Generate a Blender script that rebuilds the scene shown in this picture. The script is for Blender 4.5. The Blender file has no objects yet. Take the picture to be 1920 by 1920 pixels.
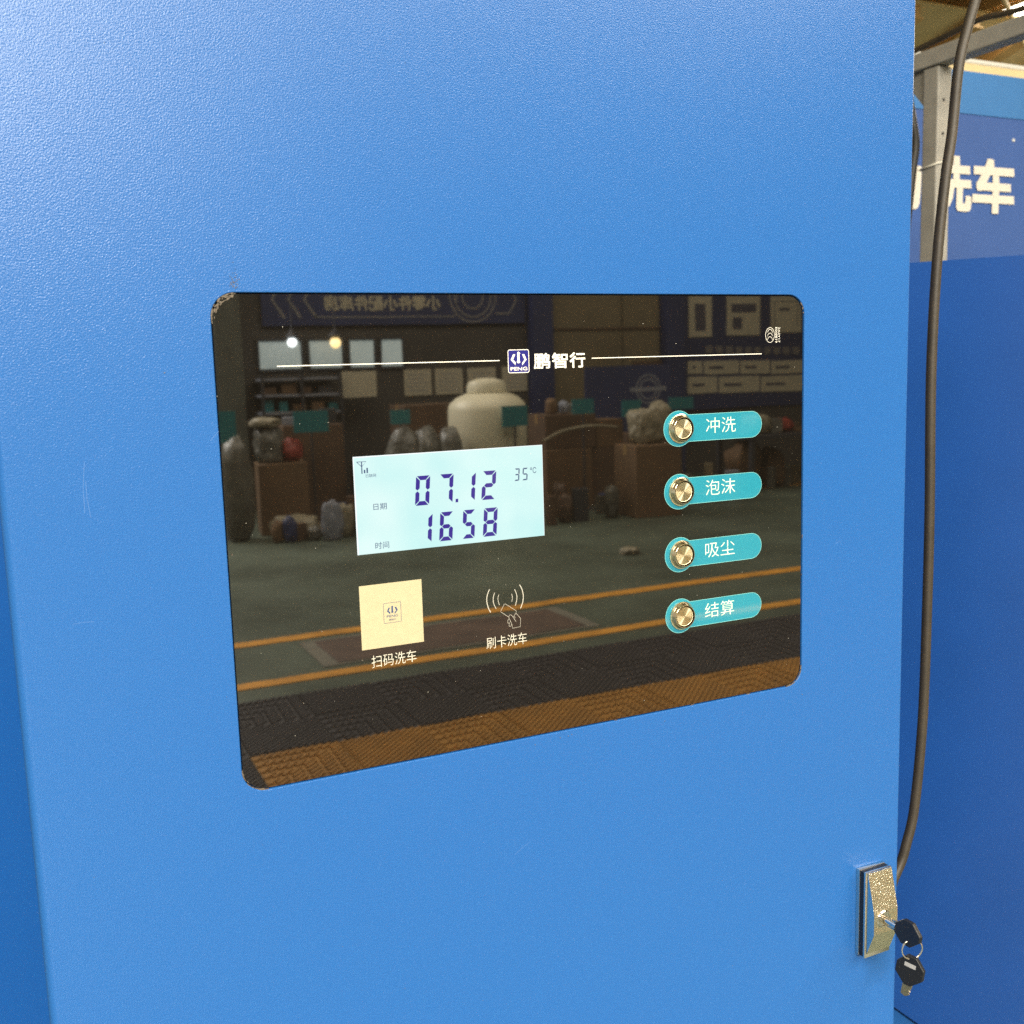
import bpy, bmesh, math, random
from mathutils import Vector, Matrix, noise

SC = bpy.context.scene
C = SC.collection
PI = math.pi
rnd = random.Random(7)

# ------------------------------------------------------------------ camera
cam = bpy.data.cameras.new('camera')
cam.sensor_width = 36.0
cam.lens = 36.41
cam.clip_start = 0.02
cam.clip_end = 200
cam_o = bpy.data.objects.new('camera', cam)
C.objects.link(cam_o)
R = Matrix(((0.90266, 0.08505, -0.42187),
            (-0.42930, 0.10930, -0.89652),
            (-0.03014, 0.99036, 0.13517)))
cam_o.matrix_world = Matrix.Translation((0, -0.65, 1.45)) @ R.to_4x4()
cam.dof.use_dof = True
cam.dof.focus_distance = 0.78
cam.dof.aperture_fstop = 15.0
SC.camera = cam_o
SC.cycles.use_denoising = False        # keeps the fine grain of the powder coat
SC.cycles.use_adaptive_sampling = False
SC.cycles.sample_clamp_indirect = 1.0

# ------------------------------------------------------------------ world, light, exposure
world = bpy.data.worlds.new('World')
SC.world = world
world.use_nodes = True
bg = world.node_tree.nodes['Background']
bg.inputs[0].default_value = (1.0, 0.84, 0.62, 1)
bg.inputs[1].default_value = 0.42
SC.view_settings.view_transform = 'Standard'
SC.view_settings.look = 'None'
SC.view_settings.exposure = 0.0
SC.view_settings.gamma = 1.0
SC.view_settings.use_curve_mapping = False
SKY_L = 12.5            # radiance of the translucent roof lights
SKY_COL = (1.0, 0.90, 0.72)


# ------------------------------------------------------------------ materials
def mat(name, col, rough=0.5, metal=0.0, ior=1.5, var=0.0, vscale=8.0, bump=0.0, bscale=60.0, bdist=0.001,
        emit=None, estr=0.0, aniso=0.0, rvar=0.0, detail=3.0):
    m = bpy.data.materials.new(name)
    m.use_nodes = True
    nt = m.node_tree
    b = nt.nodes['Principled BSDF']
    b.inputs['Base Color'].default_value = (*col, 1)
    b.inputs['Roughness'].default_value = rough
    b.inputs['Metallic'].default_value = metal
    b.inputs['IOR'].default_value = ior
    if emit:
        b.inputs['Emission Color'].default_value = (*emit, 1)
        b.inputs['Emission Strength'].default_value = estr
        m.cycles.emission_sampling = 'FRONT' if name.startswith('skylight') else 'NONE'
    tc = nt.nodes.new('ShaderNodeTexCoord')
    if var > 0 or rvar > 0:
        n = nt.nodes.new('ShaderNodeTexNoise')
        n.inputs['Scale'].default_value = vscale
        n.inputs['Detail'].default_value = 6
        n.inputs['Roughness'].default_value = 0.62
        nt.links.new(tc.outputs['Object'], n.inputs['Vector'])
        if var > 0:
            r = nt.nodes.new('ShaderNodeValToRGB')
            r.color_ramp.elements[0].position = 0.3
            r.color_ramp.elements[1].position = 0.7
            r.color_ramp.elements[0].color = tuple(max(0, c * (1 - var)) for c in col) + (1,)
            r.color_ramp.elements[1].color = tuple(min(1, c * (1 + var)) for c in col) + (1,)
            nt.links.new(n.outputs[0], r.inputs[0])
            nt.links.new(r.outputs[0], b.inputs['Base Color'])
        if rvar > 0:
            mr = nt.nodes.new('ShaderNodeMapRange')
            mr.inputs[3].default_value = max(0.01, rough - rvar)
            mr.inputs[4].default_value = rough + rvar
            nt.links.new(n.outputs[0], mr.inputs[0])
            nt.links.new(mr.outputs[0], b.inputs['Roughness'])
    if bump > 0:
        n2 = nt.nodes.new('ShaderNodeTexNoise')
        n2.inputs['Scale'].default_value = bscale
        n2.inputs['Detail'].default_value = detail
        nt.links.new(tc.outputs['Object'], n2.inputs['Vector'])
        bp = nt.nodes.new('ShaderNodeBump')
        bp.inputs['Strength'].default_value = bump
        bp.inputs['Distance'].default_value = bdist
        nt.links.new(n2.outputs[0], bp.inputs['Height'])
        nt.links.new(bp.outputs[0], b.inputs['Normal'])
    if aniso > 0:
        b.inputs['Anisotropic'].default_value = aniso
        tg = nt.nodes.new('ShaderNodeTangent')
        tg.direction_type = 'RADIAL'
        tg.axis = 'Y'
        nt.links.new(tg.outputs[0], b.inputs['Tangent'])
    return m


M = {}
M['blue'] = mat('blue_powder_coat', (0.016, 0.103, 0.335), 0.28, bump=0.56, bscale=1000, bdist=0.00036, vscale=3.5, rvar=0.05, detail=1.5)
M['blue_body'] = mat('blue_powder_coat_side', (0.004, 0.085, 0.360), 0.34, bump=0.2, bscale=620, bdist=0.0006)
M['blue_dark'] = mat('deep_blue_gloss_paint', (0.010, 0.062, 0.265), 0.25, bump=0.06, bscale=260, bdist=0.001, var=0.08, vscale=3)
M['sign_blue'] = mat('sign_vinyl_blue', (0.040, 0.100, 0.320), 0.45, var=0.08, vscale=1.5)
M['sign_light'] = mat('sign_vinyl_sky_blue', (0.045, 0.18, 0.46), 0.4, var=0.08, vscale=3)
M['letter'] = mat('white_letter', (0.70, 0.66, 0.58), 0.45)
M['glass'] = mat('smoked_glass', (0.0045, 0.0038, 0.003), 0.017, ior=2.1, bump=0.02, bscale=5, bdist=0.004)
M['gap'] = mat('black_gasket', (0.004, 0.004, 0.006), 0.5)
M['print_white'] = mat('white_screen_print', (0.80, 0.78, 0.70), 0.03, ior=1.6)
M['print_mint'] = mat('mint_screen_print', (0.60, 0.74, 0.58), 0.03, ior=1.6)
M['print_caption'] = mat('dim_screen_print', (0.56, 0.54, 0.46), 0.03, ior=1.6)
M['print_thin'] = mat('pale_screen_print', (0.46, 0.44, 0.38), 0.03, ior=1.6)
M['print_indigo'] = mat('indigo_screen_print', (0.022, 0.022, 0.17), 0.03, ior=1.7)
M['print_teal'] = mat('teal_screen_print', (0.020, 0.215, 0.300), 0.03, ior=1.7)
M['print_edge'] = mat('pale_teal_screen_print', (0.20, 0.52, 0.52), 0.03, ior=1.6)
M['cream'] = mat('cream_sticker', (0.43, 0.385, 0.25), 0.10, ior=1.6, var=0.04, vscale=200)
M['navy'] = mat('navy_print', (0.03, 0.06, 0.16), 0.1)
M['lcd'] = mat('lcd_backlight', (0.05, 0.07, 0.07), 0.05, emit=(0.47, 0.86, 0.88), estr=0.83)
_nt = M['lcd'].node_tree
_n = _nt.nodes.new('ShaderNodeTexNoise'); _n.inputs['Scale'].default_value = 28; _n.inputs['Detail'].default_value = 1
_r = _nt.nodes.new('ShaderNodeValToRGB')
_r.color_ramp.elements[0].position = 0.3; _r.color_ramp.elements[0].color = (0.55, 0.91, 0.93, 1)
_r.color_ramp.elements[1].position = 0.75; _r.color_ramp.elements[1].color = (0.78, 1.0, 1.0, 1)
_tc = _nt.nodes.new('ShaderNodeTexCoord')
_nt.links.new(_tc.outputs['Object'], _n.inputs['Vector']); _nt.links.new(_n.outputs[0], _r.inputs[0])
_nt.links.new(_r.outputs[0], _nt.nodes['Principled BSDF'].inputs['Emission Color'])
M['lcd_rim'] = mat('lcd_backlight_rim', (0.1, 0.1, 0.1), 0.05, emit=(0.86, 0.97, 1.0), estr=0.92)
M['segment'] = mat('lcd_segment', (0.002, 0.002, 0.004), 0.05, emit=(0.055, 0.030, 0.30), estr=1.0)
M['lcd_dark'] = mat('lcd_dark_segment', (0.02, 0.03, 0.06), 0.05, emit=(0.03, 0.05, 0.12), estr=1.0)
M['steel'] = mat('polished_steel', (1.0, 0.91, 0.66), 0.18, 1.0, rvar=0.06, vscale=300)
M['brushed'] = mat('spun_steel', (1.0, 0.90, 0.62), 0.32, 1.0, aniso=0.9)
M['groove'] = mat('dark_groove', (0.05, 0.04, 0.025), 0.5, 0.6)
M['chrome'] = mat('chrome', (0.78, 0.74, 0.66), 0.08, 1.0)
M['chrome_tex'] = mat('pebbled_chrome', (0.96, 0.90, 0.70), 0.24, 1.0, bump=0.6, bscale=760, bdist=0.0012)
M['black_plastic_and_reflection'] = mat('black_plastic_and_reflection', (0.006, 0.007, 0.010), 0.42)
M['key_edge'] = mat('key_nickel', (0.62, 0.55, 0.42), 0.25, 1.0)
M['key_print'] = mat('key_pale_print', (0.30, 0.30, 0.30), 0.5)
M['rubber'] = mat('brown_black_cable', (0.036, 0.028, 0.018), 0.52, var=0.35, vscale=14, bump=0.3, bscale=90, bdist=0.001)
M['black_rubber'] = mat('black_rubber', (0.015, 0.014, 0.012), 0.5)
M['grey_steel'] = mat('grey_painted_steel', (0.30, 0.29, 0.26), 0.5, var=0.16, vscale=12, bump=0.1, bscale=60)
M['nylon'] = mat('white_nylon', (0.62, 0.60, 0.52), 0.4)
M['pvc'] = mat('white_conduit', (0.66, 0.66, 0.62), 0.4)
M['roof_tan'] = mat('tan_roof_sheet', (0.78, 0.62, 0.34), 0.6, var=0.2, vscale=0.6)
M['roof_steel'] = mat('ochre_roof_steel', (0.66, 0.42, 0.17), 0.6, var=0.25, vscale=0.8)
M['brace'] = mat('pale_brace', (0.70, 0.52, 0.26), 0.5)
M['skylight_far'] = mat('skylight_far', (0.8, 0.8, 0.8), 0.6, emit=(1.0, 0.95, 0.86), estr=SKY_L * 5.0)
M['skylight'] = mat('skylight', (0.8, 0.8, 0.8), 0.6, emit=SKY_COL, estr=SKY_L)
M['silicone'] = mat('dried_sealant', (0.095, 0.075, 0.052), 0.6, var=0.6, vscale=500)
M['fleck'] = mat('pale_fleck', (0.55, 0.52, 0.45), 0.6)
M['chip'] = mat('chipped_paint', (0.12, 0.12, 0.12), 0.6, var=0.6, vscale=700)
M['scratch'] = mat('pale_scratch', (0.10, 0.20, 0.44), 0.5)


# ------------------------------------------------------------------ helpers
def link(o, parent=None):
    C.objects.link(o)
    if parent is not None:
        o.parent = parent
    return o


def meta(o, label=None, cat=None, group=None, kind=None):
    if label: o['label'] = label
    if cat: o['category'] = cat
    if group: o['group'] = group
    if kind: o['kind'] = kind
    return o


def thing(name, loc, label, cat, group=None):
    o = bpy.data.objects.new(name, None)
    o.empty_display_size = 0.05
    o.location = loc
    link(o)
    return meta(o, label, cat, group)


def origin_of(p):
    v = Vector((0, 0, 0))
    while p is not None:
        v += p.location
        p = p.parent
    return v


def obj(name, bm, m, parent=None, smooth=False, base=None):
    """bm holds world coordinates; the object's origin is put at `base` (or the parent's)."""
    off = origin_of(parent)
    o_loc = Vector((0, 0, 0))
    if base is not None:
        o_loc = Vector(base) - off
        off = Vector(base)
    bmesh.ops.translate(bm, verts=bm.verts, vec=-off)
    me = bpy.data.meshes.new(name)
    bm.normal_update()
    bm.to_mesh(me)
    bm.free()
    for mm in (m if isinstance(m, (list, tuple)) else [m]):
        me.materials.append(mm if not isinstance(mm, str) else M[mm])
    if smooth:
        for p in me.polygons: p.use_smooth = True
        if smooth != True:
            me.set_sharp_from_angle(angle=math.radians(smooth))
    o = bpy.data.objects.new(name, me)
    o.location = o_loc
    return link(o, parent)


def box(bm, x0, x1, y0, y1, z0, z1, bev=0.0, mi=0):
    g = bmesh.ops.create_cube(bm, size=1.0)
    vs = g['verts']
    for v in vs:
        v.co = Vector(((x0 + x1) / 2 + v.co.x * (x1 - x0), (y0 + y1) / 2 + v.co.y * (y1 - y0), (z0 + z1) / 2 + v.co.z * (z1 - z0)))
    fs = {f for v in vs for f in v.link_faces}
    for f in fs: f.material_index = mi
    if bev > 0:
        es = list({e for v in vs for e in v.link_edges})
        r = bmesh.ops.bevel(bm, geom=es, offset=bev, segments=2, profile=0.5, affect='EDGES', clamp_overlap=True)
        for f in r['faces']: f.material_index = mi
    return vs


def B(*a, **k):
    bm = bmesh.new()
    box(bm, *a, **k)
    return bm


def rot_z(bm, ang, about):
    bmesh.ops.rotate(bm, verts=bm.verts, cent=about, matrix=Matrix.Rotation(ang, 3, 'Z'))
    return bm


def poly_xz(bm, pts, y, thick=0.0):
    """flat polygon in the door plane facing -y (optionally with thickness towards +y)"""
    vs = [bm.verts.new((p[0], y, p[1])) for p in pts]
    f = bm.faces.new(vs)
    f.normal_update()
    if f.normal.y > 0: f.normal_flip()
    if thick > 0:
        r = bmesh.ops.extrude_face_region(bm, geom=[f])
        nv = [g for g in r['geom'] if isinstance(g, bmesh.types.BMVert)]
        bmesh.ops.translate(bm, verts=vs, vec=(0, 0, 0))
        for v in nv: v.co.y -= thick
        bmesh.ops.recalc_face_normals(bm, faces=bm.faces)
    return bm


def stroke(bm, pts, w, y, closed=False):
    """thin flat ribbon along a polyline in the xz plane"""
    n = len(pts)
    L, Rr = [], []
    for i in range(n):
        a = Vector(pts[(i - 1) % n] if (closed or i > 0) else pts[i])
        b = Vector(pts[(i + 1) % n] if (closed or i < n - 1) else pts[i])
        t = (b - a)
        t = t.normalized() if t.length > 0 else Vector((1, 0))
        nn = Vector((-t.y, t.x)) * (w / 2)
        p = Vector(pts[i])
        L.append(bm.verts.new((p.x + nn.x, y, p.y + nn.y)))
        Rr.append(bm.verts.new((p.x - nn.x, y, p.y - nn.y)))
    for i in range(n if closed else n - 1):
        j = (i + 1) % n
        f = bm.faces.new((L[i], Rr[i], Rr[j], L[j]))
        f.normal_update()
        if f.normal.y > 0: f.normal_flip()
    return bm


def rrect(x0, x1, z0, z1, r, n=10):
    pts = []
    for cx, cz, a0 in ((x1 - r, z1 - r, 0), (x0 + r, z1 - r, 90), (x0 + r, z0 + r, 180), (x1 - r, z0 + r, 270)):
        for k in range(n + 1):
            a = math.radians(a0 + 90 * k / n)
            pts.append((cx + r * math.cos(a), cz + r * math.sin(a)))
    return pts


def lathe(bm, prof, centre, axis='Y', seg=48, mats=None):
    """prof: list of (radius, height); height runs towards -y for axis Y, +z for axis Z"""
    rings = []
    cx, cy, cz = centre
    for r, h in prof:
        ring = []
        for k in range(seg):
            a = 2 * PI * k / seg
            if axis == 'Y':
                ring.append(bm.verts.new((cx + r * math.cos(a), cy - h, cz + r * math.sin(a))))
            else:
                ring.append(bm.verts.new((cx + r * math.cos(a), cy + r * math.sin(a), cz + h)))
        rings.append(ring)
    for i in range(len(rings) - 1):
        for k in range(seg):
            j = (k + 1) % seg
            f = bm.faces.new((rings[i][k], rings[i][j], rings[i + 1][j], rings[i + 1][k]))
            if mats: f.material_index = mats[i]
    for ring, i in ((rings[0], 0), (rings[-1], len(rings) - 2)):
        try:
            f = bm.faces.new(ring)
            if mats: f.material_index = mats[i]
        except ValueError:
            pass
    bmesh.ops.recalc_face_normals(bm, faces=bm.faces)
    return bm


def smooth_path(pts, sub=6):
    P = [Vector(p) for p in pts]
    out = []
    for i in range(len(P) - 1):
        p0, p1, p2, p3 = P[max(i - 1, 0)], P[i], P[i + 1], P[min(i + 2, len(P) - 1)]
        for k in range(sub):
            t = k / sub
            out.append(0.5 * ((2 * p1) + (p2 - p0) * t + (2 * p0 - 5 * p1 + 4 * p2 - p3) * t * t + (3 * p1 - p0 - 3 * p2 + p3) * t ** 3))
    out.append(P[-1])
    return out


def tube(bm, pts, r, seg=10, closed=False, taper=None):
    P = [Vector(p) for p in pts]
    n = len(P)
    rings = []
    up = Vector((0.3, 0.2, 1)).normalized()
    prev = None
    for i in range(n):
        if closed:
            t = P[(i + 1) % n] - P[(i - 1) % n]
        else:
            t = P[min(i + 1, n - 1)] - P[max(i - 1, 0)]
        t.normalize()
        if prev is None:
            a = up.cross(t)
            if a.length < 0.1: a = Vector((1, 0, 0)).cross(t)
            a.normalize()
        else:
            a = (prev - t * prev.dot(t)).normalized()
        prev = a
        b = t.cross(a)
        rr = r if taper is None else r * taper(i / (n - 1))
        rings.append([bm.verts.new(P[i] + (a * math.cos(2 * PI * k / seg) + b * math.sin(2 * PI * k / seg)) * rr) for k in range(seg)])
    for i in range(n if closed else n - 1):
        A, Bq = rings[i], rings[(i + 1) % n]
        for k in range(seg):
            j = (k + 1) % seg
            bm.faces.new((A[k], A[j], Bq[j], Bq[k]))
    if not closed:
        bm.faces.new(list(reversed(rings[0])))
        bm.faces.new(rings[-1])
    bmesh.ops.recalc_face_normals(bm, faces=bm.faces)
    return bm


def text_bm(body, x0, x1, z0, z1, y, bold=0.0, flip=False, thick=0.0, rot=False, spacing=1.0, thin=0.0):
    """lettering fitted into a rectangle of the xz plane; faces -y, or +y when flip"""
    cu = bpy.data.curves.new('lettering', 'FONT')
    cu.body = body
    cu.offset = -thin
    cu.space_character = spacing
    cu.resolution_u = 3
    cu.extrude = thick
    o = bpy.data.objects.new('lettering_tmp', cu)
    C.objects.link(o)
    dg = bpy.context.evaluated_depsgraph_get()
    me = bpy.data.meshes.new_from_object(o.evaluated_get(dg))
    bpy.data.objects.remove(o)
    bpy.data.curves.remove(cu)
    bm = bmesh.new()
    bm.from_mesh(me)
    bpy.data.meshes.remove(me)
    bm.verts.index_update()
    if rot:
        for v in bm.verts: v.co = Vector((v.co.y, -v.co.x, v.co.z))
    ax, bx = min(v.co.x for v in bm.verts), max(v.co.x for v in bm.verts)
    ay, by = min(v.co.y for v in bm.verts), max(v.co.y for v in bm.verts)
    for v in bm.verts:
        u = (v.co.x - ax) / (bx - ax)
        w = (v.co.y - ay) / (by - ay)
        if flip:
            v.co = Vector((x1 - u * (x1 - x0), y + v.co.z, z0 + w * (z1 - z0)))
        else:
            v.co = Vector((x0 + u * (x1 - x0), y - v.co.z, z0 + w * (z1 - z0)))
    if bold > 0:
        base_v = [v.co.copy() for v in bm.verts]
        faces = [[v.index for v in f.verts] for f in bm.faces]
        bm.verts.ensure_lookup_table()
        h = (z1 - z0)
        step = h * 0.0012 * (1 if flip else -1)
        for k in range(8):
            a = 2 * PI * k / 8
            sq = max(abs(math.cos(a)), abs(math.sin(a)))
            dv = Vector((math.cos(a) / sq * bold * h, step * (k + 1), math.sin(a) / sq * bold * h))
            nv = [bm.verts.new(c + dv) for c in base_v]
            for f in faces: bm.faces.new([nv[i] for i in f])
    bm.normal_update()
    want = 1 if flip else -1
    if thick == 0:
        for f in bm.faces:
            if f.normal.y * want < 0: f.normal_flip()
    return bm


def blob(bm, c, r, amp=0.18, freq=2.2, seed=0.0, sub=3, flat=None, mi=0):
    g = bmesh.ops.create_icosphere(bm, subdivisions=sub, radius=1.0)
    for v in g['verts']:
        d = v.co.normalized()
        k = 1 + amp * noise.noise(d * freq + Vector((seed, seed * 0.7, -seed))) + amp * 0.5 * noise.noise(d * freq * 2.7 + Vector((seed, 3, seed)))
        v.co = Vector((c[0] + d.x * r[0] * k, c[1] + d.y * r[1] * k, c[2] + d.z * r[2] * k))
        if flat is not None and v.co.z < flat: v.co.z = flat
    for f in {f for v in g['verts'] for f in v.link_faces}: f.material_index = mi
    return bm


# ------------------------------------------------------------------ floor, mat, roof
floor = obj('floor', B(-12, 24, -24, 22, -0.10, 0.0), mat('green_grey_floor_paint', (0.070, 0.086, 0.064), 0.42, var=0.35, vscale=1.1, rvar=0.12, bump=0.1, bscale=25))
meta(floor, kind='structure')
yellow_line = mat('yellow_floor_paint', (0.52, 0.235, 0.028), 0.5, var=0.3, vscale=5)
for (ya, yb, xa, xb) in ((-5.06, -4.95, -3.0, 9.0), (-4.25, -4.15, -3.0, 9.0), (-9.05, -8.97, 2.5, 11.0)):
    bm = B(xa, xb, ya, yb, 0.0, 0.004)
    obj('floor_line', bm, yellow_line, floor)
obj('cover_plate', B(1.36, 2.80, -4.84, -4.36, 0.0, 0.008, bev=0.002), mat('rusty_cover_plate', (0.075, 0.045, 0.032), 0.6, var=0.4, vscale=4), floor)
obj('plate_frame', B(1.28, 2.88, -4.88, -4.33, 0.0, 0.004), mat('worn_concrete', (0.12, 0.11, 0.085), 0.7, var=0.3, vscale=6), floor)

mat_thing = thing('drain_mat', (2.5, -3.1, 0), 'interlocking drain mat of black ribbed tiles with a yellow tiled edge', 'mat')
mat_black = mat('black_mat_plastic', (0.030, 0.026, 0.030), 0.5, var=0.3, vscale=6)
mat_yellow = mat('yellow_mat_plastic', (0.33, 0.155, 0.022), 0.5, var=0.25, vscale=5)
T = 0.35


def tile_mesh(name, m, along):
    bm = bmesh.new()
    box(bm, 0.002, T - 0.002, 0.002, T - 0.002, 0.0, 0.004)
    n = 22                                   # slanting tread ribs, whole or broken into dashes
    for k in range(1, n):
        c = -T + 2 * T * k / n
        x0, x1 = max(0, c) + 0.006, min(T, T + c) - 0.006
        if x1 - x0 < 0.012: continue
        cuts = [(x0, x1)] if along else [(q, min(q + 0.045, x1)) for q in [x0 + 0.066 * i + (0.03 if k % 2 else 0) for i in range(6)] if q < x1 - 0.01]
        for p, q in cuts:
            w = 0.0048
            ring = [(p - w, T - p + c - w), (p + w, T - p + c + w), (q + w, T - q + c + w), (q - w, T - q + c - w)]
            ring = [(min(max(u, 0.003), T - 0.003), min(max(v, 0.003), T - 0.003)) for u, v in ring]
            lo = [bm.verts.new((u, v, 0.0042)) for u, v in ring]
            hi = [bm.verts.new((u, v, 0.010)) for u, v in ring]
            bm.faces.new(hi)
            for i in range(4): bm.faces.new((lo[i], lo[(i + 1) % 4], hi[(i + 1) % 4], hi[i]))
    bmesh.ops.recalc_face_normals(bm, faces=bm.faces)
    me = bpy.data.meshes.new(name)
    bm.to_mesh(me)
    bm.free()
    me.materials.append(m)
    return me


tiles = {(c, a): tile_mesh('mat_tile', m, a) for c, m in ((0, mat_black), (1, mat_yellow)) for a in (0, 1)}
for i in range(15):
    for j in range(5):
        x = 0.69 - 2 * T + i * T
        y = -3.95 + j * T
        yel = 1 if (j >= 2 and i >= 2) else 0
        o = bpy.data.objects.new('mat_tile', tiles[(yel, (i + j) % 2)])
        o.location = Vector((x, y, 0.0005)) - mat_thing.location
        link(o, mat_thing)

roof = obj('roof', B(-12, 24, -24, 22, 6.60, 6.68), 'roof_tan')
meta(roof, kind='structure')
for k, x in enumerate([-8 + 2.1 * i for i in range(15)]):
    bm = bmesh.new()
    box(bm, x - 0.06, x + 0.06, -23, 21, 6.32, 6.598)
    box(bm, x - 0.14, x + 0.14, -23, 21, 6.30, 6.3195)
    obj('roof_purlin', bm, 'roof_steel', roof)
for y in (-9.5, -2.5, 4.5):
    obj('roof_girder', B(-11, 23, y - 0.10, y + 0.10, 5.98, 6.295), 'roof_steel', roof)
for (p, q) in (((9.0, 12.6, 5.20), (16.6, 11.2, 5.62)), ((12.2, 9.6, 6.20), (15.4, 11.4, 5.72))):
    bm = bmesh.new()
    tube(bm, [p, q], 0.035, 8)
    obj('roof_brace', bm, 'brace', roof)
bm = bmesh.new()
SL = lambda y: 6.27 - (y - 10.42) * 0.285
vs = [bm.verts.new(p) for p in ((6, 10.42, SL(10.42)), (26, 10.42, SL(10.42)), (26, 20, SL(20)), (6, 20, SL(20)))]
f = bm.faces.new(vs)
r = bmesh.ops.extrude_face_region(bm, geom=[f])
for v in [g_ for g_ in r['geom'] if isinstance(g_, bmesh.types.BMVert)]: v.co.z += 0.03
bmesh.ops.recalc_face_normals(bm, faces=bm.faces)
obj('roof_slope', bm, 'roof_tan', roof)
for k in range(16):
    x = 7.0 + 1.15 * k
    bm = bmesh.new()
    for a, w, d in ((x, 0.05, 0.16), (x, 0.12, 0.02)):
        z_off = 0.0 if d > 0.1 else -0.161
        lo = [bm.verts.new((xx, y, SL(y) - d + z_off - .001)) for xx, y in ((a - w, 10.45), (a + w, 10.45), (a + w, 19.9), (a - w, 19.9))]
        hi = [bm.verts.new((v.co.x, v.co.y, v.co.z + d)) for v in lo]
        bm.faces.new(lo); bm.faces.new(hi)
        for i in range(4): bm.faces.new((lo[i], lo[(i + 1) % 4], hi[(i + 1) % 4], hi[i]))
    bmesh.ops.recalc_face_normals(bm, faces=bm.faces)
    obj('slope_purlin', bm, 'roof_steel', roof)
SK = ((-6.0, 0.6, -14.4, -9.9), (0.5, 8.5, -8.2, -3.0), (-7.0, -2.0, -7.5, -2.0), (12.95, 18.5, 1.0, 10.30))
for k, (a, b, c_, d) in enumerate(SK):
    bm = bmesh.new()
    bm.faces.new([bm.verts.new(p) for p in ((a, c_, 6.26), (a, d, 6.26), (b, d, 6.26), (b, c_, 6.26))])
    obj('skylight', bm, 'skylight' if k else 'skylight_far', roof)
    bm = bmesh.new()
    for q in ((a - .05, b + .05, c_ - .05, c_ - .001), (a - .05, b + .05, d + .001, d + .05), (a - .05, a - .001, c_, d), (b + .001, b + .05, c_, d)):
        box(bm, q[0], q[1], q[2], q[3], 6.245, 6.29)
    obj('skylight_frame', bm, 'roof_steel', roof)


# ------------------------------------------------------------------ the car wash cabinet
CX0, CX1 = -0.0145, 0.6785
CZ0, CZ1 = 0.12, 1.96
HX0, HX1, HZ0, HZ1, HR = 0.1088, 0.5665, 1.1853, 1.5027, 0.0158
GY = 0.0012
cab = thing('car_wash_cabinet', (0.332, 0.25, 0.0), 'bright blue powder coated car wash cabinet with a black glass control panel', 'machine')

# body: sheet-metal box behind the door, its left flank flaring outwards
bm = bmesh.new()
prof = [(0.008, 0.024), (0.664, 0.024), (0.664, 0.46), (-0.20, 0.46), (-0.20, 0.34)]
lo = [bm.verts.new((x, y, 0.10)) for x, y in prof]
hi = [bm.verts.new((x, y, 1.975)) for x, y in prof]
bm.faces.new(lo); bm.faces.new(hi)
for i in range(len(prof)):
    j = (i + 1) % len(prof)
    bm.faces.new((lo[i], lo[j], hi[j], hi[i]))
bmesh.ops.recalc_face_normals(bm, faces=bm.faces)
obj('body', bm, 'blue_body', cab)

# door: flat sheet with a rounded opening, rolled left and right edges
RL, RR = 0.0055, 0.0032
bm = bmesh.new()
inner = rrect(HX0, HX1, HZ0, HZ1, HR, 12)
outer = [(CX0 + RL, CZ0), (CX1 - RR, CZ0), (CX1 - RR, CZ1), (CX0 + RL, CZ1)]
es = []
for loop in (outer, inner):
    vs = [bm.verts.new((x, 0, z)) for x, z in loop]
    es += [bm.edges.new((vs[i], vs[(i + 1) % len(vs)])) for i in range(len(vs))]
bmesh.ops.triangle_fill(bm, edges=es, use_beauty=True)
bm.normal_update()
for f in bm.faces:
    if f.normal.y > 0: f.normal_flip()
prev = None
for ins, yy in ((0.0, 0.0), (0.0003, 0.0001), (0.0006, 0.0005), (0.0006, 0.006)):
    vs = [bm.verts.new((x, yy, z)) for x, z in rrect(HX0 + ins, HX1 - ins, HZ0 + ins, HZ1 - ins, HR - ins, 12)]
    if prev:
        for i in range(len(vs)):
            j = (i + 1) % len(vs)
            bm.faces.new((prev[i], prev[j], vs[j], vs[i]))
    prev = vs


def rolled(xc, r, sgn):
    n = 7
    pr = [(xc + sgn * r * math.sin(PI / 2 * k / n), r - r * math.cos(PI / 2 * k / n)) for k in range(n + 1)] + [(xc + sgn * r, 0.022)]
    cols = [(bm.verts.new((x, y, CZ0)), bm.verts.new((x, y, CZ1))) for x, y in pr]
    for (a, b), (c_, d) in zip(cols, cols[1:]):
        f = bm.faces.new((a, c_, d, b) if sgn > 0 else (c_, a, b, d))
        f.smooth = True


rolled(CX0 + RL, RL, -1)
rolled(CX1 - RR, RR, 1)
for z, s in ((CZ0, 1), (CZ1, -1)):
    vs = [bm.verts.new(p) for p in ((CX0 + RL, 0, z), (CX1 - RR, 0, z), (CX1, 0.022, z), (CX0, 0.022, z))]
    bm.faces.new(vs if s > 0 else vs[::-1])
door = obj('front_door', bm, 'blue', cab)
for x in (0.06, 0.60):
    for y in (0.07, 0.40):
        bm = bmesh.new()
        lathe(bm, [(0.022, 0.0), (0.026, 0.004), (0.026, 0.02), (0.012, 0.024), (0.012, 0.10)], (x, y, 0.0), 'Z', 20)
        obj('foot', bm, 'black_rubber', cab, smooth=40)

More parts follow.
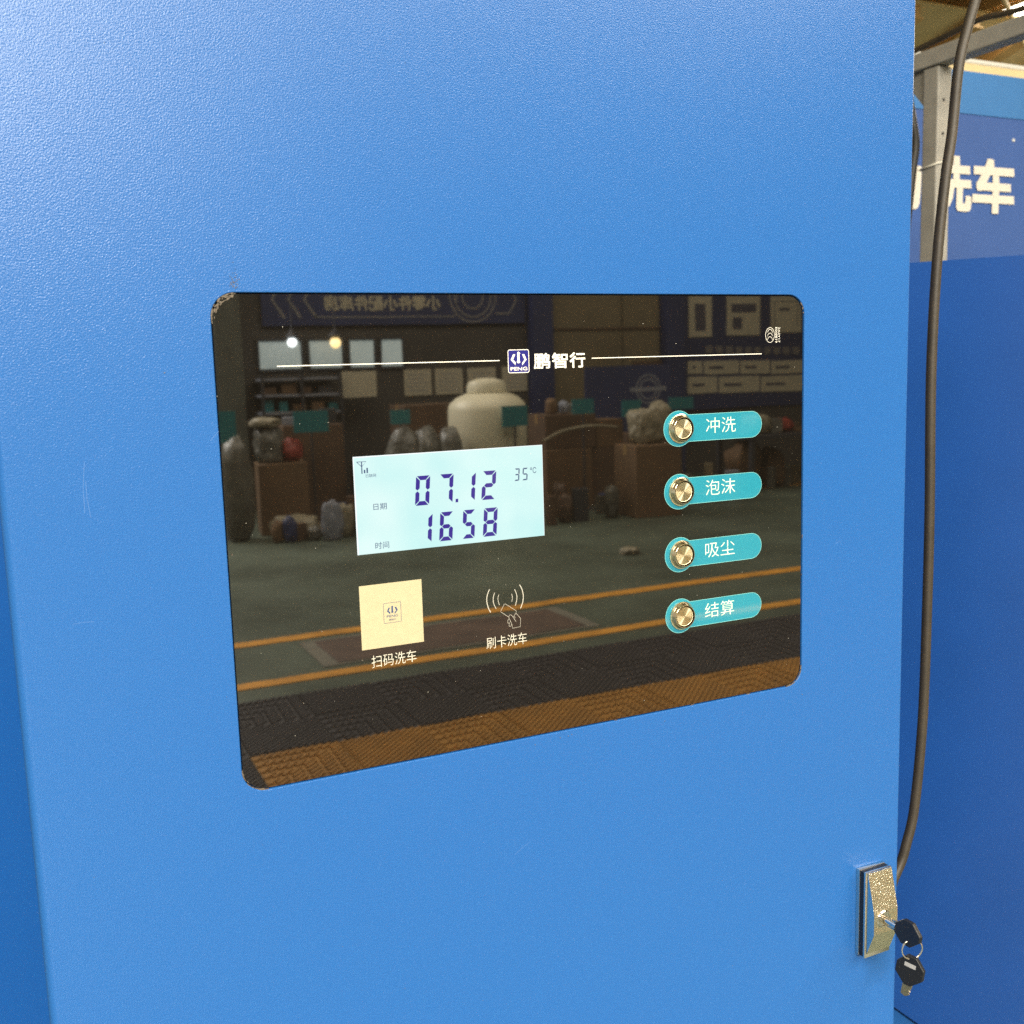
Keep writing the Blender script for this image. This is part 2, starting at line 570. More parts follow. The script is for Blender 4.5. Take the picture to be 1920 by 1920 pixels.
# glass with the black gasket behind it
bm = bmesh.new()
poly_xz(bm, rrect(HX0 - 0.004, HX1 + 0.004, HZ0 - 0.004, HZ1 + 0.004, HR, 10), 0.0055)
obj('gasket', bm, 'gap', cab)
bm = bmesh.new()
g = 0.0011
vs0 = [bm.verts.new((x, GY, z)) for x, z in rrect(HX0 + g + .0004, HX1 - g - .0004, HZ0 + g + .0004, HZ1 - g - .0004, HR - g, 12)]
vs1 = [bm.verts.new((x, GY + 0.0005, z)) for x, z in rrect(HX0 + g, HX1 - g, HZ0 + g, HZ1 - g, HR - g, 12)]
vs2 = [bm.verts.new((x, GY + 0.0040, z)) for x, z in rrect(HX0 + g, HX1 - g, HZ0 + g, HZ1 - g, HR - g, 12)]
for A, Bq in ((vs0, vs1), (vs1, vs2)):
    for i in range(len(A)):
        j = (i + 1) % len(A)
        bm.faces.new((A[i], A[j], Bq[j], Bq[i]))
f = bm.faces.new(vs0)
bm.normal_update()
if f.normal.y > 0: f.normal_flip()
panel = obj('control_panel', bm, 'glass', cab)
panel['label'] = 'smoked black glass control panel set in the blue door'
P1, P2, P3 = GY - 0.00012, GY - 0.00024, GY - 0.00036      # print layers on the glass

# the header: rule, badge, three characters, rule
for a, b in ((0.1477, 0.3005), (0.3730, 0.5247)):
    bm = bmesh.new()
    stroke(bm, [(a, 1.4571), (b, 1.4571)], 0.00062, P1)
    obj('printed_rule', bm, 'print_white', panel)
bm = bmesh.new()
poly_xz(bm, rrect(0.3067, 0.3230, 1.4483, 1.4643, 0.0014, 5), P1)
badge = obj('logo_badge', bm, 'print_indigo', cab)
bm = bmesh.new()
stroke(bm, rrect(0.3069, 0.3228, 1.4485, 1.4641, 0.0013, 5), 0.00048, P2, True)
obj('badge_border', bm, 'print_white', badge)
LCH = [(0.31079, 1.46112), (0.3124, 1.46097), (0.31067, 1.45753), (0.31262, 1.4555), (0.31228, 1.45371), (0.30886, 1.45739)]
PIN = [(0.31406, 1.46249), (0.31509, 1.4629), (0.31646, 1.46154), (0.31565, 1.46148), (0.31569, 1.45651), (0.31616, 1.45596), (0.31585, 1.45524), (0.31482, 1.45483), (0.31371, 1.45529), (0.31345, 1.4562), (0.31399, 1.45655)]
RCH = [(0.31766, 1.46115), (0.31941, 1.46112), (0.321, 1.45729), (0.31762, 1.45339), (0.31739, 1.45503), (0.31936, 1.45715)]
bm = bmesh.new()
for q in (LCH, PIN, RCH): poly_xz(bm, q, P2)
obj('emblem', bm, 'print_white', badge)
obj('badge_lettering', text_bm('PENG', 0.3086, 0.3213, 1.4500, 1.4523, P2, 0.03), 'print_white', badge)
for ch, a, b in (('鹏', 0.3269, 0.3392), ('智', 0.3412, 0.3532), ('行', 0.3552, 0.3674)):
    obj('brand_character', text_bm(ch, a, b, 1.4509, 1.4613, P1, 0.022), 'print_white', panel)

# backlit display
bm = bmesh.new()
poly_xz(bm, [(0.1932, 1.3328), (0.3314, 1.3328), (0.3314, 1.3976), (0.1932, 1.3976)], P1)
lcd = obj('lcd_screen', bm, 'lcd', cab)
lcd['label'] = 'pale cyan backlit display showing date and time'
bm = bmesh.new()
for q in ([(0.1932, 1.3968), (0.3314, 1.3972), (0.3314, 1.3976), (0.1932, 1.3976)], [(0.1932, 1.3328), (0.1942, 1.3328), (0.1938, 1.3968), (0.1932, 1.3968)], [(0.3311, 1.3328), (0.3314, 1.3328), (0.3314, 1.3972), (0.3311, 1.3972)]):
    poly_xz(bm, q, P2)
obj('screen_rim', bm, 'lcd_rim', lcd)

SEG = {'0': 'abcdef', '1': 'bc', '2': 'abged', '3': 'abgcd', '5': 'afgcd', '6': 'afgedc', '7': 'abc', '8': 'abcdefg'}


def digit(ch, x0, x1, z0, z1, t, skew, m, y=P2):
    bm = bmesh.new()
    w, h = x1 - x0, z1 - z0
    gp = t * 0.10
    def P(u, v): return (x0 + u + skew * v, z0 + v)
    def horiz(v, lo, hi):
        return [P(gp + lo * 0, v + 0)]
    s = SEG[ch]
    mid = h / 2
    if 'a' in s: poly_xz(bm, [P(gp * 2, h), P(w - gp * 2, h), P(w - t - gp, h - t), P(t + gp, h - t)], y)
    if 'd' in s: poly_xz(bm, [P(gp * 2, 0), P(w - gp * 2, 0), P(w - t - gp, t), P(t + gp, t)], y)
    if 'g' in s: poly_xz(bm, [P(t * .5 + gp, mid), P(t + gp, mid + t / 2), P(w - t - gp, mid + t / 2), P(w - t * .5 - gp, mid), P(w - t - gp, mid - t / 2), P(t + gp, mid - t / 2)], y)
    for k, side, lo_, hi_ in (('f', 0, mid, h), ('e', 0, 0, mid), ('b', 1, mid, h), ('c', 1, 0, mid)):
        if k not in s: continue
        up = lo_ > 0
        o_end = h - gp * 2 if up else gp * 2
        i_end = h - t - gp if up else t + gp
        m_mid = mid + gp if up else mid - gp
        m_in = mid + t / 2 + gp if up else mid - t / 2 - gp
        q = [(0, o_end), (t, i_end), (t, m_in), (t / 2, m_mid), (0, mid + (t * 0.5 if up else -t * 0.5))]
        if side: q = [(w - a, b) for a, b in q]
        poly_xz(bm, [P(a, b) for a, b in q], y)
    return obj('digit', bm, m, lcd)


TS = 0.00285
for ch, a, b in (('0', 0.2346, 0.2447), ('7', 0.2515, 0.2617), ('1', 0.2685, 0.2782), ('2', 0.2832, 0.2936)):
    digit(ch, a, b, 1.3621, 1.3820, TS, 0.085, 'segment')
for ch, a, b in (('1', 0.2352, 0.2453), ('6', 0.2509, 0.2606), ('5', 0.2678, 0.2770), ('8', 0.2834, 0.2938)):
    digit(ch, a, b, 1.3364, 1.3562, TS, 0.085, 'segment')
for ch, a, b in (('3', 0.3088, 0.3126), ('5', 0.3150, 0.3190)):
    digit(ch, a, b, 1.3735, 1.3822, 0.00090, 0.085, 'lcd_dark')
bm = bmesh.new()
poly_xz(bm, [(0.2640, 1.3621), (0.2659, 1.3621), (0.2661, 1.3645), (0.2642, 1.3645)], P2)
obj('decimal_point', bm, 'segment', lcd)
obj('unit_lettering', text_bm('℃', 0.3214, 0.3262, 1.3780, 1.3822, P2), 'lcd_dark', lcd)
obj('caption_lettering', text_bm('日期', 0.2056, 0.2148, 1.3616, 1.3660, P2), 'lcd_dark', lcd)
obj('caption_lettering', text_bm('时间', 0.2056, 0.2152, 1.3355, 1.3401, P2), 'lcd_dark', lcd)
obj('caption_lettering', text_bm('已联网', 0.2013, 0.2084, 1.3836, 1.3858, P2), 'lcd_dark', lcd)
bm = bmesh.new()
stroke(bm, [(0.1957, 1.3941), (0.2022, 1.3941), (0.1990, 1.3908), (0.1957, 1.3941)], 0.0004, P2)
stroke(bm, [(0.1990, 1.3941), (0.1990, 1.3862)], 0.0007, P2)
for x, h in ((0.2008, 0.0022), (0.2026, 0.0034)):
    poly_xz(bm, [(x - .0005, 1.3865), (x + .0005, 1.3865), (x + .0005, 1.3865 + h), (x - .0005, 1.3865 + h)], P2)
obj('signal_icon', bm, 'lcd_dark', lcd)

# sticker (its code left out, the emblem in the middle kept)
bm = bmesh.new()
poly_xz(bm, [(0.1930, 1.2684), (0.2369, 1.2684), (0.2369, 1.3119), (0.1930, 1.3119)], P1)
stick = obj('sticker', bm, 'cream', cab)
stick['label'] = 'square cream sticker with a small navy emblem'
bm = bmesh.new()
ex, ez, es_ = 0.2153, 1.2932, 0.62
for q in (LCH, PIN, RCH):
    poly_xz(bm, [(ex + (x - 0.3149) * es_, ez + (z - 1.458) * es_) for x, z in q], P2)
stroke(bm, rrect(0.2092, 0.2214, 1.2847, 1.2983, 0.0006, 3), 0.00022, P2, True)
obj('emblem', bm, 'navy', stick)
obj('sticker_lettering', text_bm('PENG', 0.2113, 0.2192, 1.2884, 1.2900, P2), 'navy', stick)
obj('sticker_lettering', text_bm('鹏智行', 0.2128, 0.2178, 1.2861, 1.2874, P2), 'navy', stick)

obj('caption_lettering', text_bm('扫码洗车', 0.1992, 0.2310, 1.2553, 1.2638, P1, thin=0.006), 'print_caption', panel)
obj('caption_lettering', text_bm('刷卡洗车', 0.2834, 0.3151, 1.2560, 1.2645, P1, thin=0.006), 'print_caption', panel)

# tap-card pictogram
bm = bmesh.new()
ARCS = [[(0.28719, 1.29879), (0.28569, 1.29592), (0.28481, 1.29214), (0.28498, 1.28878), (0.28604, 1.28503), (0.28743, 1.2822)], [(0.29107, 1.29596), (0.29009, 1.29372), (0.28971, 1.29126), (0.29004, 1.28815), (0.29171, 1.2843)], [(0.29416, 1.29406), (0.2933, 1.29109), (0.29435, 1.28663)], [(0.30414, 1.29355), (0.30466, 1.29082), (0.3041, 1.28779)], [(0.30653, 1.29649), (0.30794, 1.29295), (0.30812, 1.28927), (0.30675, 1.28464)], [(0.3106, 1.29938), (0.31247, 1.2955), (0.31325, 1.29089), (0.31264, 1.28645), (0.31081, 1.28215)]]
for q, w in zip(ARCS, (.00062, .0005, .00036, .00036, .0005, .00062)):
    stroke(bm, [(p.x, p.y) for p in smooth_path([(a, b, 0) for a, b in q], 4)], w, P1)
CARD = [(0.30175, 1.27668), (0.29524, 1.28161), (0.29558, 1.28269), (0.29814, 1.28685), (0.29905, 1.28688), (0.30739, 1.28075), (0.30703, 1.27924), (0.30512, 1.27695)]
HAND = [(0.30703, 1.27924), (0.31057, 1.27482), (0.31023, 1.2689), (0.30407, 1.2686), (0.30343, 1.27237), (0.30143, 1.2763), (0.30149, 1.27799), (0.30273, 1.27867), (0.30421, 1.27735), (0.30698, 1.27302)]
for q in (CARD, HAND, [(0.30173, 1.27626), (0.30045, 1.27446), (0.30055, 1.27275), (0.30161, 1.27247), (0.30257, 1.27389)], [(0.30161, 1.27247), (0.30124, 1.27068), (0.30214, 1.27014), (0.30306, 1.27043), (0.30343, 1.27237)], [(0.30512, 1.27695), (0.30647, 1.27621), (0.30599, 1.27556)]):
    stroke(bm, q, 0.00024, P1)
obj('card_pictogram', bm, 'print_thin', panel)

# certification mark, turned on its side
bm = bmesh.new()
stroke(bm, [(0.5327 + 0.0043 * math.cos(a), 1.4714 + 0.0057 * math.sin(a)) for a in [2 * PI * k / 40 for k in range(40)]], 0.00034, P1, True)
for zc in (1.4746, 1.4718, 1.4690):
    stroke(bm, [(0.5327 + 0.0023 * math.cos(a), zc - 0.0016 + 0.0027 * math.sin(a)) for a in [PI * (0.04 + 0.92 * k / 12) for k in range(13)]], 0.00032, P1)
mark = obj('certification_mark', bm, 'print_white', panel)
obj('mark_lettering', text_bm('E000819', 0.5378, 0.5398, 1.4654, 1.4773, P1, 0.0, rot=True), 'print_white', panel)
obj('mark_lettering', text_bm('2A4Y17', 0.5405, 0.5425, 1.4656, 1.4774, P1, 0.0, rot=True), 'print_white', panel)

# four buttons on teal labels
BX = 0.4468
BB = 0.4484                       # button axis
btn_mesh = cap_mesh = None
for i, (word, bz) in enumerate((('冲洗', 1.4030), ('泡沫', 1.3553), ('吸尘', 1.3068), ('结算', 1.2590))):
    out = []
    R1, hh = 0.01335, 0.0101
    a0 = math.asin(hh / R1)
    for k in range(33):
        a = a0 + (2 * PI - 2 * a0) * k / 32
        out.append((BX + R1 * math.cos(a), bz + R1 * math.sin(a)))
    for k in range(17):
        a = -PI / 2 + PI * k / 16
        out.append((0.5247 - hh + hh * math.cos(a), bz + hh * math.sin(a)))
    bm = bmesh.new()
    poly_xz(bm, out, P1)
    pill = obj('button_label', bm, 'print_teal', cab)
    bm = bmesh.new()
    stroke(bm, out, 0.00032, P2, True)
    obj('label_outline', bm, 'print_edge', pill)
    tx = 0.4717 - 0.0006 * i
    obj('label_lettering', text_bm(word, tx, tx + 0.0280, bz - 0.0049, bz + 0.0069, P2, thin=0.007), 'print_mint', pill)
    # button
    if btn_mesh is None:
        bm = bmesh.new()
        lathe(bm, [(0.0110, 0.0), (0.0110, 0.0007), (0.0104, 0.0009), (0.0104, 0.0018), (0.0101, 0.0024), (0.0100, 0.0025), (0.0089, 0.0046), (0.0087, 0.0048), (0.0084, 0.0048), (0.0083, 0.0015), (0.0077, 0.0014)],
              (BB, P3, bz), 'Y', 56, [0, 0, 0, 0, 0, 0, 0, 0, 1, 1])
        b0 = obj('push_button', bm, ['steel', 'groove'], cab, smooth=14, base=(BB, P3, bz))
        btn_mesh = b0.data
        bm = bmesh.new()
        lathe(bm, [(0.0077, 0.0012), (0.0077, 0.0036), (0.0074, 0.0039), (0.0072, 0.0039), (0.0071, 0.00385), (0.0002, 0.00385)], (BB, P3, bz), 'Y', 56)
        k0 = obj('button_cap', bm, 'brushed', b0, smooth=12)
        cap_mesh = k0.data
    else:
        b0 = bpy.data.objects.new('push_button', btn_mesh)
        b0.location = Vector((BB, P3, bz)) - origin_of(cab)
        link(b0, cab)
        k0 = bpy.data.objects.new('button_cap', cap_mesh)
        link(k0, b0)

# dust, sealant crumbs and paint chips
bm = bmesh.new()
for _ in range(70):
    x, z = rnd.uniform(HX0 + .005, HX1 - .005), rnd.uniform(HZ0 + .005, HZ1 - .005)
    s = rnd.choice((0.00010, 0.00014, 0.00014, 0.0002))
    a = rnd.uniform(0, PI)
    l = s * rnd.uniform(1, 2.5)
    poly_xz(bm, [(x + l * math.cos(a), z + l * math.sin(a)), (x - s * math.sin(a), z + s * math.cos(a)), (x - l * math.cos(a), z - l * math.sin(a)), (x + s * math.sin(a), z - s * math.cos(a))], P3)
meta(obj('dust', bm, 'fleck', panel), kind='stuff')


def crumb(bm, x, z, y, l, s, a):
    n = 7
    pts = []
    for k in range(n):
        t = 2 * PI * k / n
        rr = rnd.uniform(0.6, 1.2)
        u, v = l * rr * math.cos(t), s * rr * math.sin(t)
        pts.append((x + u * math.cos(a) - v * math.sin(a), z + u * math.sin(a) + v * math.cos(a)))
    poly_xz(bm, pts, y, 0.0003)


bm = bmesh.new()
ring = rrect(HX0 + 0.0009, HX1 - 0.0009, HZ0 + 0.0009, HZ1 - 0.0009, HR - 0.0008, 40)
def edge_crumbs(test, n, l, s, spread):
    cand = [i for i in range(len(ring)) if test(ring[i])]
    for _ in range(n):
        i = rnd.choice(cand)
        p, q = ring[i], ring[(i + 1) % len(ring)]
        t = rnd.random()
        a = math.atan2(q[1] - p[1], q[0] - p[0])
        x, z = p[0] + (q[0] - p[0]) * t, p[1] + (q[1] - p[1]) * t
        k = rnd.uniform(-0.0004, spread)
        cxm, czm = (HX0 + HX1) / 2, (HZ0 + HZ1) / 2
        nx, nz = -math.sin(a), math.cos(a)
        if (cxm - x) * nx + (czm - z) * nz < 0: nx, nz = -nx, -nz
        crumb(bm, x + nx * k, z + nz * k, P3 - 0.0001 - 0.00012 * rnd.random(), l * rnd.uniform(.4, 1.3), s * rnd.uniform(.5, 1.2), a + rnd.uniform(-.25, .25))
edge_crumbs(lambda p: p[0] < 0.128 and p[1] > 1.484, 34, 0.0016, 0.00055, 0.0032)
edge_crumbs(lambda p: 0.5 > p[0] and p[1] > 1.5, 14, 0.0014, 0.0004, 0.0006)
edge_crumbs(lambda p: p[0] < 0.128 and p[1] < 1.203, 7, 0.0014, 0.0004, 0.0010)
edge_crumbs(lambda p: p[1] < 1.188, 46, 0.0022, 0.00035, 0.0004)
edge_crumbs(lambda p: p[0] > 0.55 and p[1] < 1.202, 9, 0.0013, 0.0003, 0.0008)
edge_crumbs(lambda p: p[0] > 0.563, 20, 0.0016, 0.0004, 0.0006)
edge_crumbs(lambda p: p[0] < 0.111, 26, 0.0018, 0.00035, 0.0004)
meta(obj('sealant_residue', bm, 'silicone', panel), kind='stuff')
bm = bmesh.new()
for _ in range(46):
    x = 0.1245 + rnd.gauss(0, 0.0012)
    z = 1.5045 + abs(rnd.gauss(0, 0.0045))
    crumb(bm, x, z, -0.00002, 0.00035 * rnd.uniform(.4, 1), 0.00025, rnd.uniform(0, PI))
for (x, z) in ((0.340, 1.1815), (0.346, 1.1815), (0.349, 1.1822), (0.318, 1.180), (0.566, 1.1770), (0.43, 1.178), (0.08, 1.455), (0.11, 1.44)):
    crumb(bm, x + rnd.uniform(-.001, .001), z, -0.00002, 0.0005, 0.0003, rnd.uniform(0, PI))
meta(obj('paint_chips', bm, 'chip', door), kind='stuff')
bm = bmesh.new()
for (x, z, l, a) in ((0.03, 1.375, .030, 1.5), (0.033, 1.372, .022, 1.62), (0.018, 1.31, .012, 0.0), (0.104, 1.413, .008, 0.8), (0.60, 1.30, .008, .3), (0.3, 1.10, .014, .5)):
    stroke(bm, [(x, z), (x + l * .5 * math.cos(a + .06), z + l * .5 * math.sin(a + .06)), (x + l * math.cos(a), z + l * math.sin(a))], 0.00016, -0.00003)
_d = bmesh.new()
for _ in range(90):
    x, z = rnd.uniform(CX0 + .01, CX1 - .01), rnd.uniform(0.85, 1.75)
    if HX0 - .004 < x < HX1 + .004 and HZ0 - .004 < z < HZ1 + .004: continue
    crumb(_d, x, z, -0.00002, rnd.uniform(.0001, .0003), 0.00014, rnd.uniform(0, PI))
meta(obj('door_dust', _d, 'chip', door), kind='stuff')
meta(obj('scratches', bm, 'scratch', door), kind='stuff')

# lock
LX0, LX1 = 0.6285, 0.6580
bm = bmesh.new()
box(bm, LX0, LX1, -0.0042, 0.0, 0.930, 1.0095, bev=0.0006)
box(bm, LX0 + .0006, LX1 - .0006, -0.0092, -0.0042, 0.9306, 1.0089, mi=1)  # black band stands for the dark hall mirrored in the chrome side
box(bm, LX0, LX1, -0.0115, -0.0092, 0.930, 1.0095, bev=0.0006)
lock = obj('lock_housing', bm, ['chrome', 'black_plastic_and_reflection'], cab, smooth=30)
bm = bmesh.new()
pr = [(-0.0112, 1.0090), (-0.0128, 1.0090), (-0.0205, 0.9755), (-0.0208, 0.9560), (-0.0125, 0.9345), (-0.0112, 0.9345)]
a_ = [bm.verts.new((LX0 + 0.0014, y, z)) for y, z in pr]
b_ = [bm.verts.new((LX1 - 0.0010, y, z)) for y, z in pr]
bm.faces.new(a_); bm.faces.new(b_)
for i in range(len(pr)):
    j = (i + 1) % len(pr)
    f = bm.faces.new((a_[i], a_[j], b_[j], b_[i]))
    f.material_index = 1 if i in (1, 2, 3) else 0
bmesh.ops.recalc_face_normals(bm, faces=bm.faces)
obj('lock_face', bm, ['chrome', 'chrome_tex'], lock)
KX, KZ = 0.6405, 0.9690
bm = bmesh.new()
lathe(bm, [(0.0078, 0.0), (0.0078, 0.0012), (0.0070, 0.0020), (0.0062, 0.0020), (0.0060, 0.0014), (0.0002, 0.0014)], (KX, -0.0200, KZ), 'Y', 32)
obj('lock_cylinder', bm, 'chrome', lock, smooth=30)


# keys and ring
def hexhead(c, ax_l, ax_w, L, W, th):
    """six-sided key grip: black faces, metal edge; ax_l length axis, ax_w width axis"""
    n = ax_l.cross(ax_w).normalized()
    pts = [(-0.5 * L, -0.17 * W), (-0.5 * L, 0.17 * W), (-0.16 * L, 0.5 * W), (0.20 * L, 0.5 * W), (0.55 * L, 0.12 * W), (0.55 * L, -0.12 * W), (0.20 * L, -0.5 * W), (-0.16 * L, -0.5 * W)]
    bm = bmesh.new()
    A = [bm.verts.new(c + ax_l * u + ax_w * v - n * th / 2) for u, v in pts]
    Bv = [bm.verts.new(c + ax_l * u + ax_w * v + n * th / 2) for u, v in pts]
    bm.faces.new(A); bm.faces.new(Bv)
    for i in range(len(pts)):
        j = (i + 1) % len(pts)
        bm.faces.new((A[i], A[j], Bv[j], Bv[i]))
    bmesh.ops.recalc_face_normals(bm, faces=bm.faces)
    bmesh.ops.bevel(bm, geom=list(bm.edges), offset=0.0006, segments=2, profile=.5, affect='EDGES')
    return bm


def blade(c0, c1, ax_w, w, th):
    ax = (c1 - c0).normalized()
    n = ax.cross(ax_w).normalized()
    L = (c1 - c0).length
    up = [(0, .5), (.30, .5), (.36, .30), (.44, .45), (.52, .22), (.60, .42), (.70, .18), (.80, .40), (.90, .25), (1.0, 0.0)]
    dn = [(1.0, -.15), (.92, -.5), (0, -.5)]
    bm = bmesh.new()
    pts = [c0 + ax * (u * L) + ax_w * (v * w) for u, v in up + dn]
    A = [bm.verts.new(p - n * th / 2) for p in pts]
    Bv = [bm.verts.new(p + n * th / 2) for p in pts]
    bm.faces.new(A); bm.faces.new(Bv)
    for i in range(len(pts)):
        j = (i + 1) % len(pts)
        bm.faces.new((A[i], A[j], Bv[j], Bv[i]))
    bmesh.ops.recalc_face_normals(bm, faces=bm.faces)
    return bm


V = Vector
k1 = thing('key', (KX, -0.022, KZ), 'black gripped key turned in the chrome cabinet lock', 'key')
l1 = V((0.10, -0.96, -0.05)).normalized()
w1 = V((0.10, 0.04, 1.0)); w1 = (w1 - l1 * w1.dot(l1)).normalized()
hc = V((KX, -0.020, KZ)) + l1 * 0.0255
obj('key_grip', hexhead(hc, l1, w1, 0.0245, 0.0215, 0.0042), 'black_plastic_and_reflection', k1)
bm = bmesh.new()
tube(bm, [hc - l1 * 0.0255 + w1 * .0002, hc - l1 * 0.011], 0.0030, 14)
obj('key_shaft', bm, 'chrome', k1, smooth=50)
obj('key_blade', blade(hc - l1 * 0.011, hc - l1 * 0.0250, w1, 0.0085, 0.0018), 'key_edge', k1)

rc = V((KX + 0.0045, -0.0490, 0.9540))
bm = bmesh.new()
ra, rb = V((0.93, -0.36, 0.0)).normalized(), V((0.05, 0.0, 1.0)).normalized()
rpts = [rc + (ra * math.cos(2 * PI * k / 40) + rb * math.sin(2 * PI * k / 40)) * 0.0088 for k in range(40)]
tube(bm, rpts, 0.0007, 8, closed=True)
ringo = obj('key_ring', bm, 'chrome', None, smooth=True, base=rc)
meta(ringo, 'thin steel split ring joining the two keys', 'key ring')

k2c = V((KX + 0.0030, -0.0490, 0.9358))
k2 = thing('key', k2c, 'spare black gripped key hanging from the steel ring', 'key')
l2 = V((-0.16, 0.05, -0.98)).normalized()
w2 = V((0.36, -0.93, -0.10)); w2 = (w2 - l2 * w2.dot(l2)).normalized()
obj('key_grip', hexhead(k2c, l2, w2, 0.0245, 0.0235, 0.0046), 'black_plastic_and_reflection', k2)
n2 = l2.cross(w2).normalized()
side = -1 if n2.y > 0 else 1
bm = bmesh.new()
cc = k2c + n2 * side * 0.00245 - l2 * 0.0045
q = [cc + w2 * (sx * 0.0048) + l2 * (sz * 0.0018) for sx, sz in ((-1, -1), (1, -1), (1, 1), (-1, 1))]
bm.faces.new([bm.verts.new(p) for p in q])
obj('grip_print', bm, 'key_print', k2)
obj('key_blade', blade(k2c + l2 * 0.0115, k2c + l2 * 0.0235, w2, 0.0080, 0.002), 'key_edge', k2)

# ------------------------------------------------------------------ right-hand surroundings
cable = [(1.62, 0.02, 2.42), (1.30, 0.10, 2.27), (1.075, 0.15, 2.06), (0.985, 0.16, 1.935), (0.953, 0.16, 1.875), (0.9310, 0.16, 1.8250), (0.9151, 0.16, 1.7815), (0.9051, 0.16, 1.7439), (0.8984, 0.16, 1.6800), (0.8903, 0.16, 1.6314), (0.8817, 0.16, 1.5499), (0.8772, 0.16, 1.4338), (0.8799, 0.16, 1.2850), (0.8796, 0.16, 1.1730), (0.8771, 0.16, 1.0521), (0.8680, 0.16, 0.9545), (0.8572, 0.16, 0.9129), (0.8440, 0.16, 0.8830), (0.800, 0.155, 0.840), (0.665, 0.15, 0.80)]
bm = bmesh.new()
tube(bm, smooth_path(cable, 6), 0.0053, 16)
o = obj('hanging_cable', bm, 'rubber', None, smooth=True, base=(0.88, 0.16, 0.80))
meta(o, 'thick dark brown cable hanging in a long curve beside the cabinet', 'cable')

PX, PY = 2.351, 1.521
fr = thing('steel_frame', (PX, PY, 0), 'grey square tube steel frame, its post bearing two bolt holes', 'frame')
S = 0.053
obj('post', B(PX, PX + S, PY, PY + S, 0.0, 2.243, bev=0.004), 'grey_steel', fr)
obj('beam', B(PX - 0.006, PX + S - 0.004, -0.6, PY + 0.9, 2.245, 2.292, bev=0.004), 'grey_steel', fr)
bm = bmesh.new()
vs = [bm.verts.new(p) for p in ((PX + .012, PY + S + .001, 2.2445), (PX + .012, PY + S + .09, 2.2445), (PX + .012, PY + S + .001, 2.14))]
f = bm.faces.new(vs)
r = bmesh.ops.extrude_face_region(bm, geom=[f])
for v in [g_ for g_ in r['geom'] if isinstance(g_, bmesh.types.BMVert)]: v.co.x += 0.006
bmesh.ops.recalc_face_normals(bm, faces=bm.faces)
obj('gusset', bm, 'grey_steel', fr)
for z in (2.153, 2.064):
    bm = bmesh.new()
    lathe(bm, [(0.0045, 0.0002), (0.0045, 0.0006), (0.0002, 0.0006)], (PX + 0.022, PY, z), 'Y', 16)
    obj('bolt_hole', bm, 'gap', fr)
bm = bmesh.new()
e = 0.003
tube(bm, [(PX - e, PY - e, 1.982), (PX + S / 2, PY - e, 1.988), (PX + S + e, PY - e, 1.990), (PX + S + e, PY + S + e, 1.985), (PX - e, PY + S + e, 1.974)], 0.003, 8, closed=True)
o = obj('cable_tie', bm, 'nylon', None, smooth=True, base=(PX, PY, 1.98))
meta(o, 'white nylon cable tie wrapped round the grey post', 'cable tie')
bm = bmesh.new()
tube(bm, smooth_path([(PX + .02, PY + .42, 2.296), (PX + .02, PY + .18, 2.305), (PX + .022, PY + .02, 2.318), (PX + .02, PY - .12, 2.328), (PX + .024, PY - .22, 2.318), (PX + .02, PY - .5, 2.306), (PX + .02, PY - 1.3, 2.303)], 6), 0.008, 10)
o = obj('frame_cable', bm, 'rubber', None, smooth=True, base=(PX, PY, 2.30))
meta(o, 'dark cable lying along the top of the grey beam', 'cable')
bm = bmesh.new()
tube(bm, smooth_path([(2.335, 1.66, 2.24), (2.318, 1.60, 2.21), (2.312, 1.588, 2.17), (2.322, 1.580, 2.10), (2.333, 1.580, 2.04), (2.326, 1.585, 1.95), (2.30, 1.60, 1.62), (2.28, 1.64, 1.2), (2.27, 1.70, 0.6), (2.27, 1.75, 0.012)], 6), 0.012, 10)
o = obj('black_hose', bm, 'black_rubber', None, smooth=True, base=(2.27, 1.75, 0.0))
meta(o, 'black hose tied against the back of the grey post', 'hose')

sg = thing('sign_board', (3.6, 2.33, 0), 'blue car wash sign board with bold white characters under a sky blue strip', 'sign')
obj('board', B(2.2, 4.6, 2.300, 2.345, 1.15, 2.362), 'sign_blue', sg)
obj('top_strip', B(2.2, 4.6, 2.298, 2.345, 2.364, 2.518), 'sign_light', sg)
for ch, a, b in (('自', 2.63, 2.83), ('助', 2.90, 3.107), ('洗', 3.162, 3.372), ('车', 3.392, 3.606)):
    obj('sign_character', text_bm(ch, a, b, 2.008, 2.198, 2.2965, 0.042), 'letter', sg)
for x in (2.5, 3.6039, 4.4):
    bm = bmesh.new()
    lathe(bm, [(0.007, 0.0), (0.006, 0.003), (0.0002, 0.004)], (x, 2.3, 2.2835), 'Y', 12)
    obj('bolt', bm, 'pvc', sg)
for x in (2.3, 4.5):
    obj('leg', B(x - .03, x + .03, 2.302, 2.343, 0.0, 1.148), 'grey_steel', sg)
obj('top_rail', B(2.2, 4.6, 2.306, 2.340, 2.5195, 2.548), 'roof_tan', sg)
bm = bmesh.new()
tube(bm, [(2.2, 2.322, 2.561), (4.6, 2.322, 2.561)], 0.0115, 10)
for x in (3.505, 3.0, 4.0):
    lathe(bm, [(0.0125, 0), (0.0125, 0.001)], (x, 2.322, 2.561), 'Y', 8)
o = obj('conduit', bm, 'pvc', None, smooth=40, base=(3.4, 2.322, 2.55))
meta(o, 'slim white conduit running along the top of the blue sign', 'conduit')

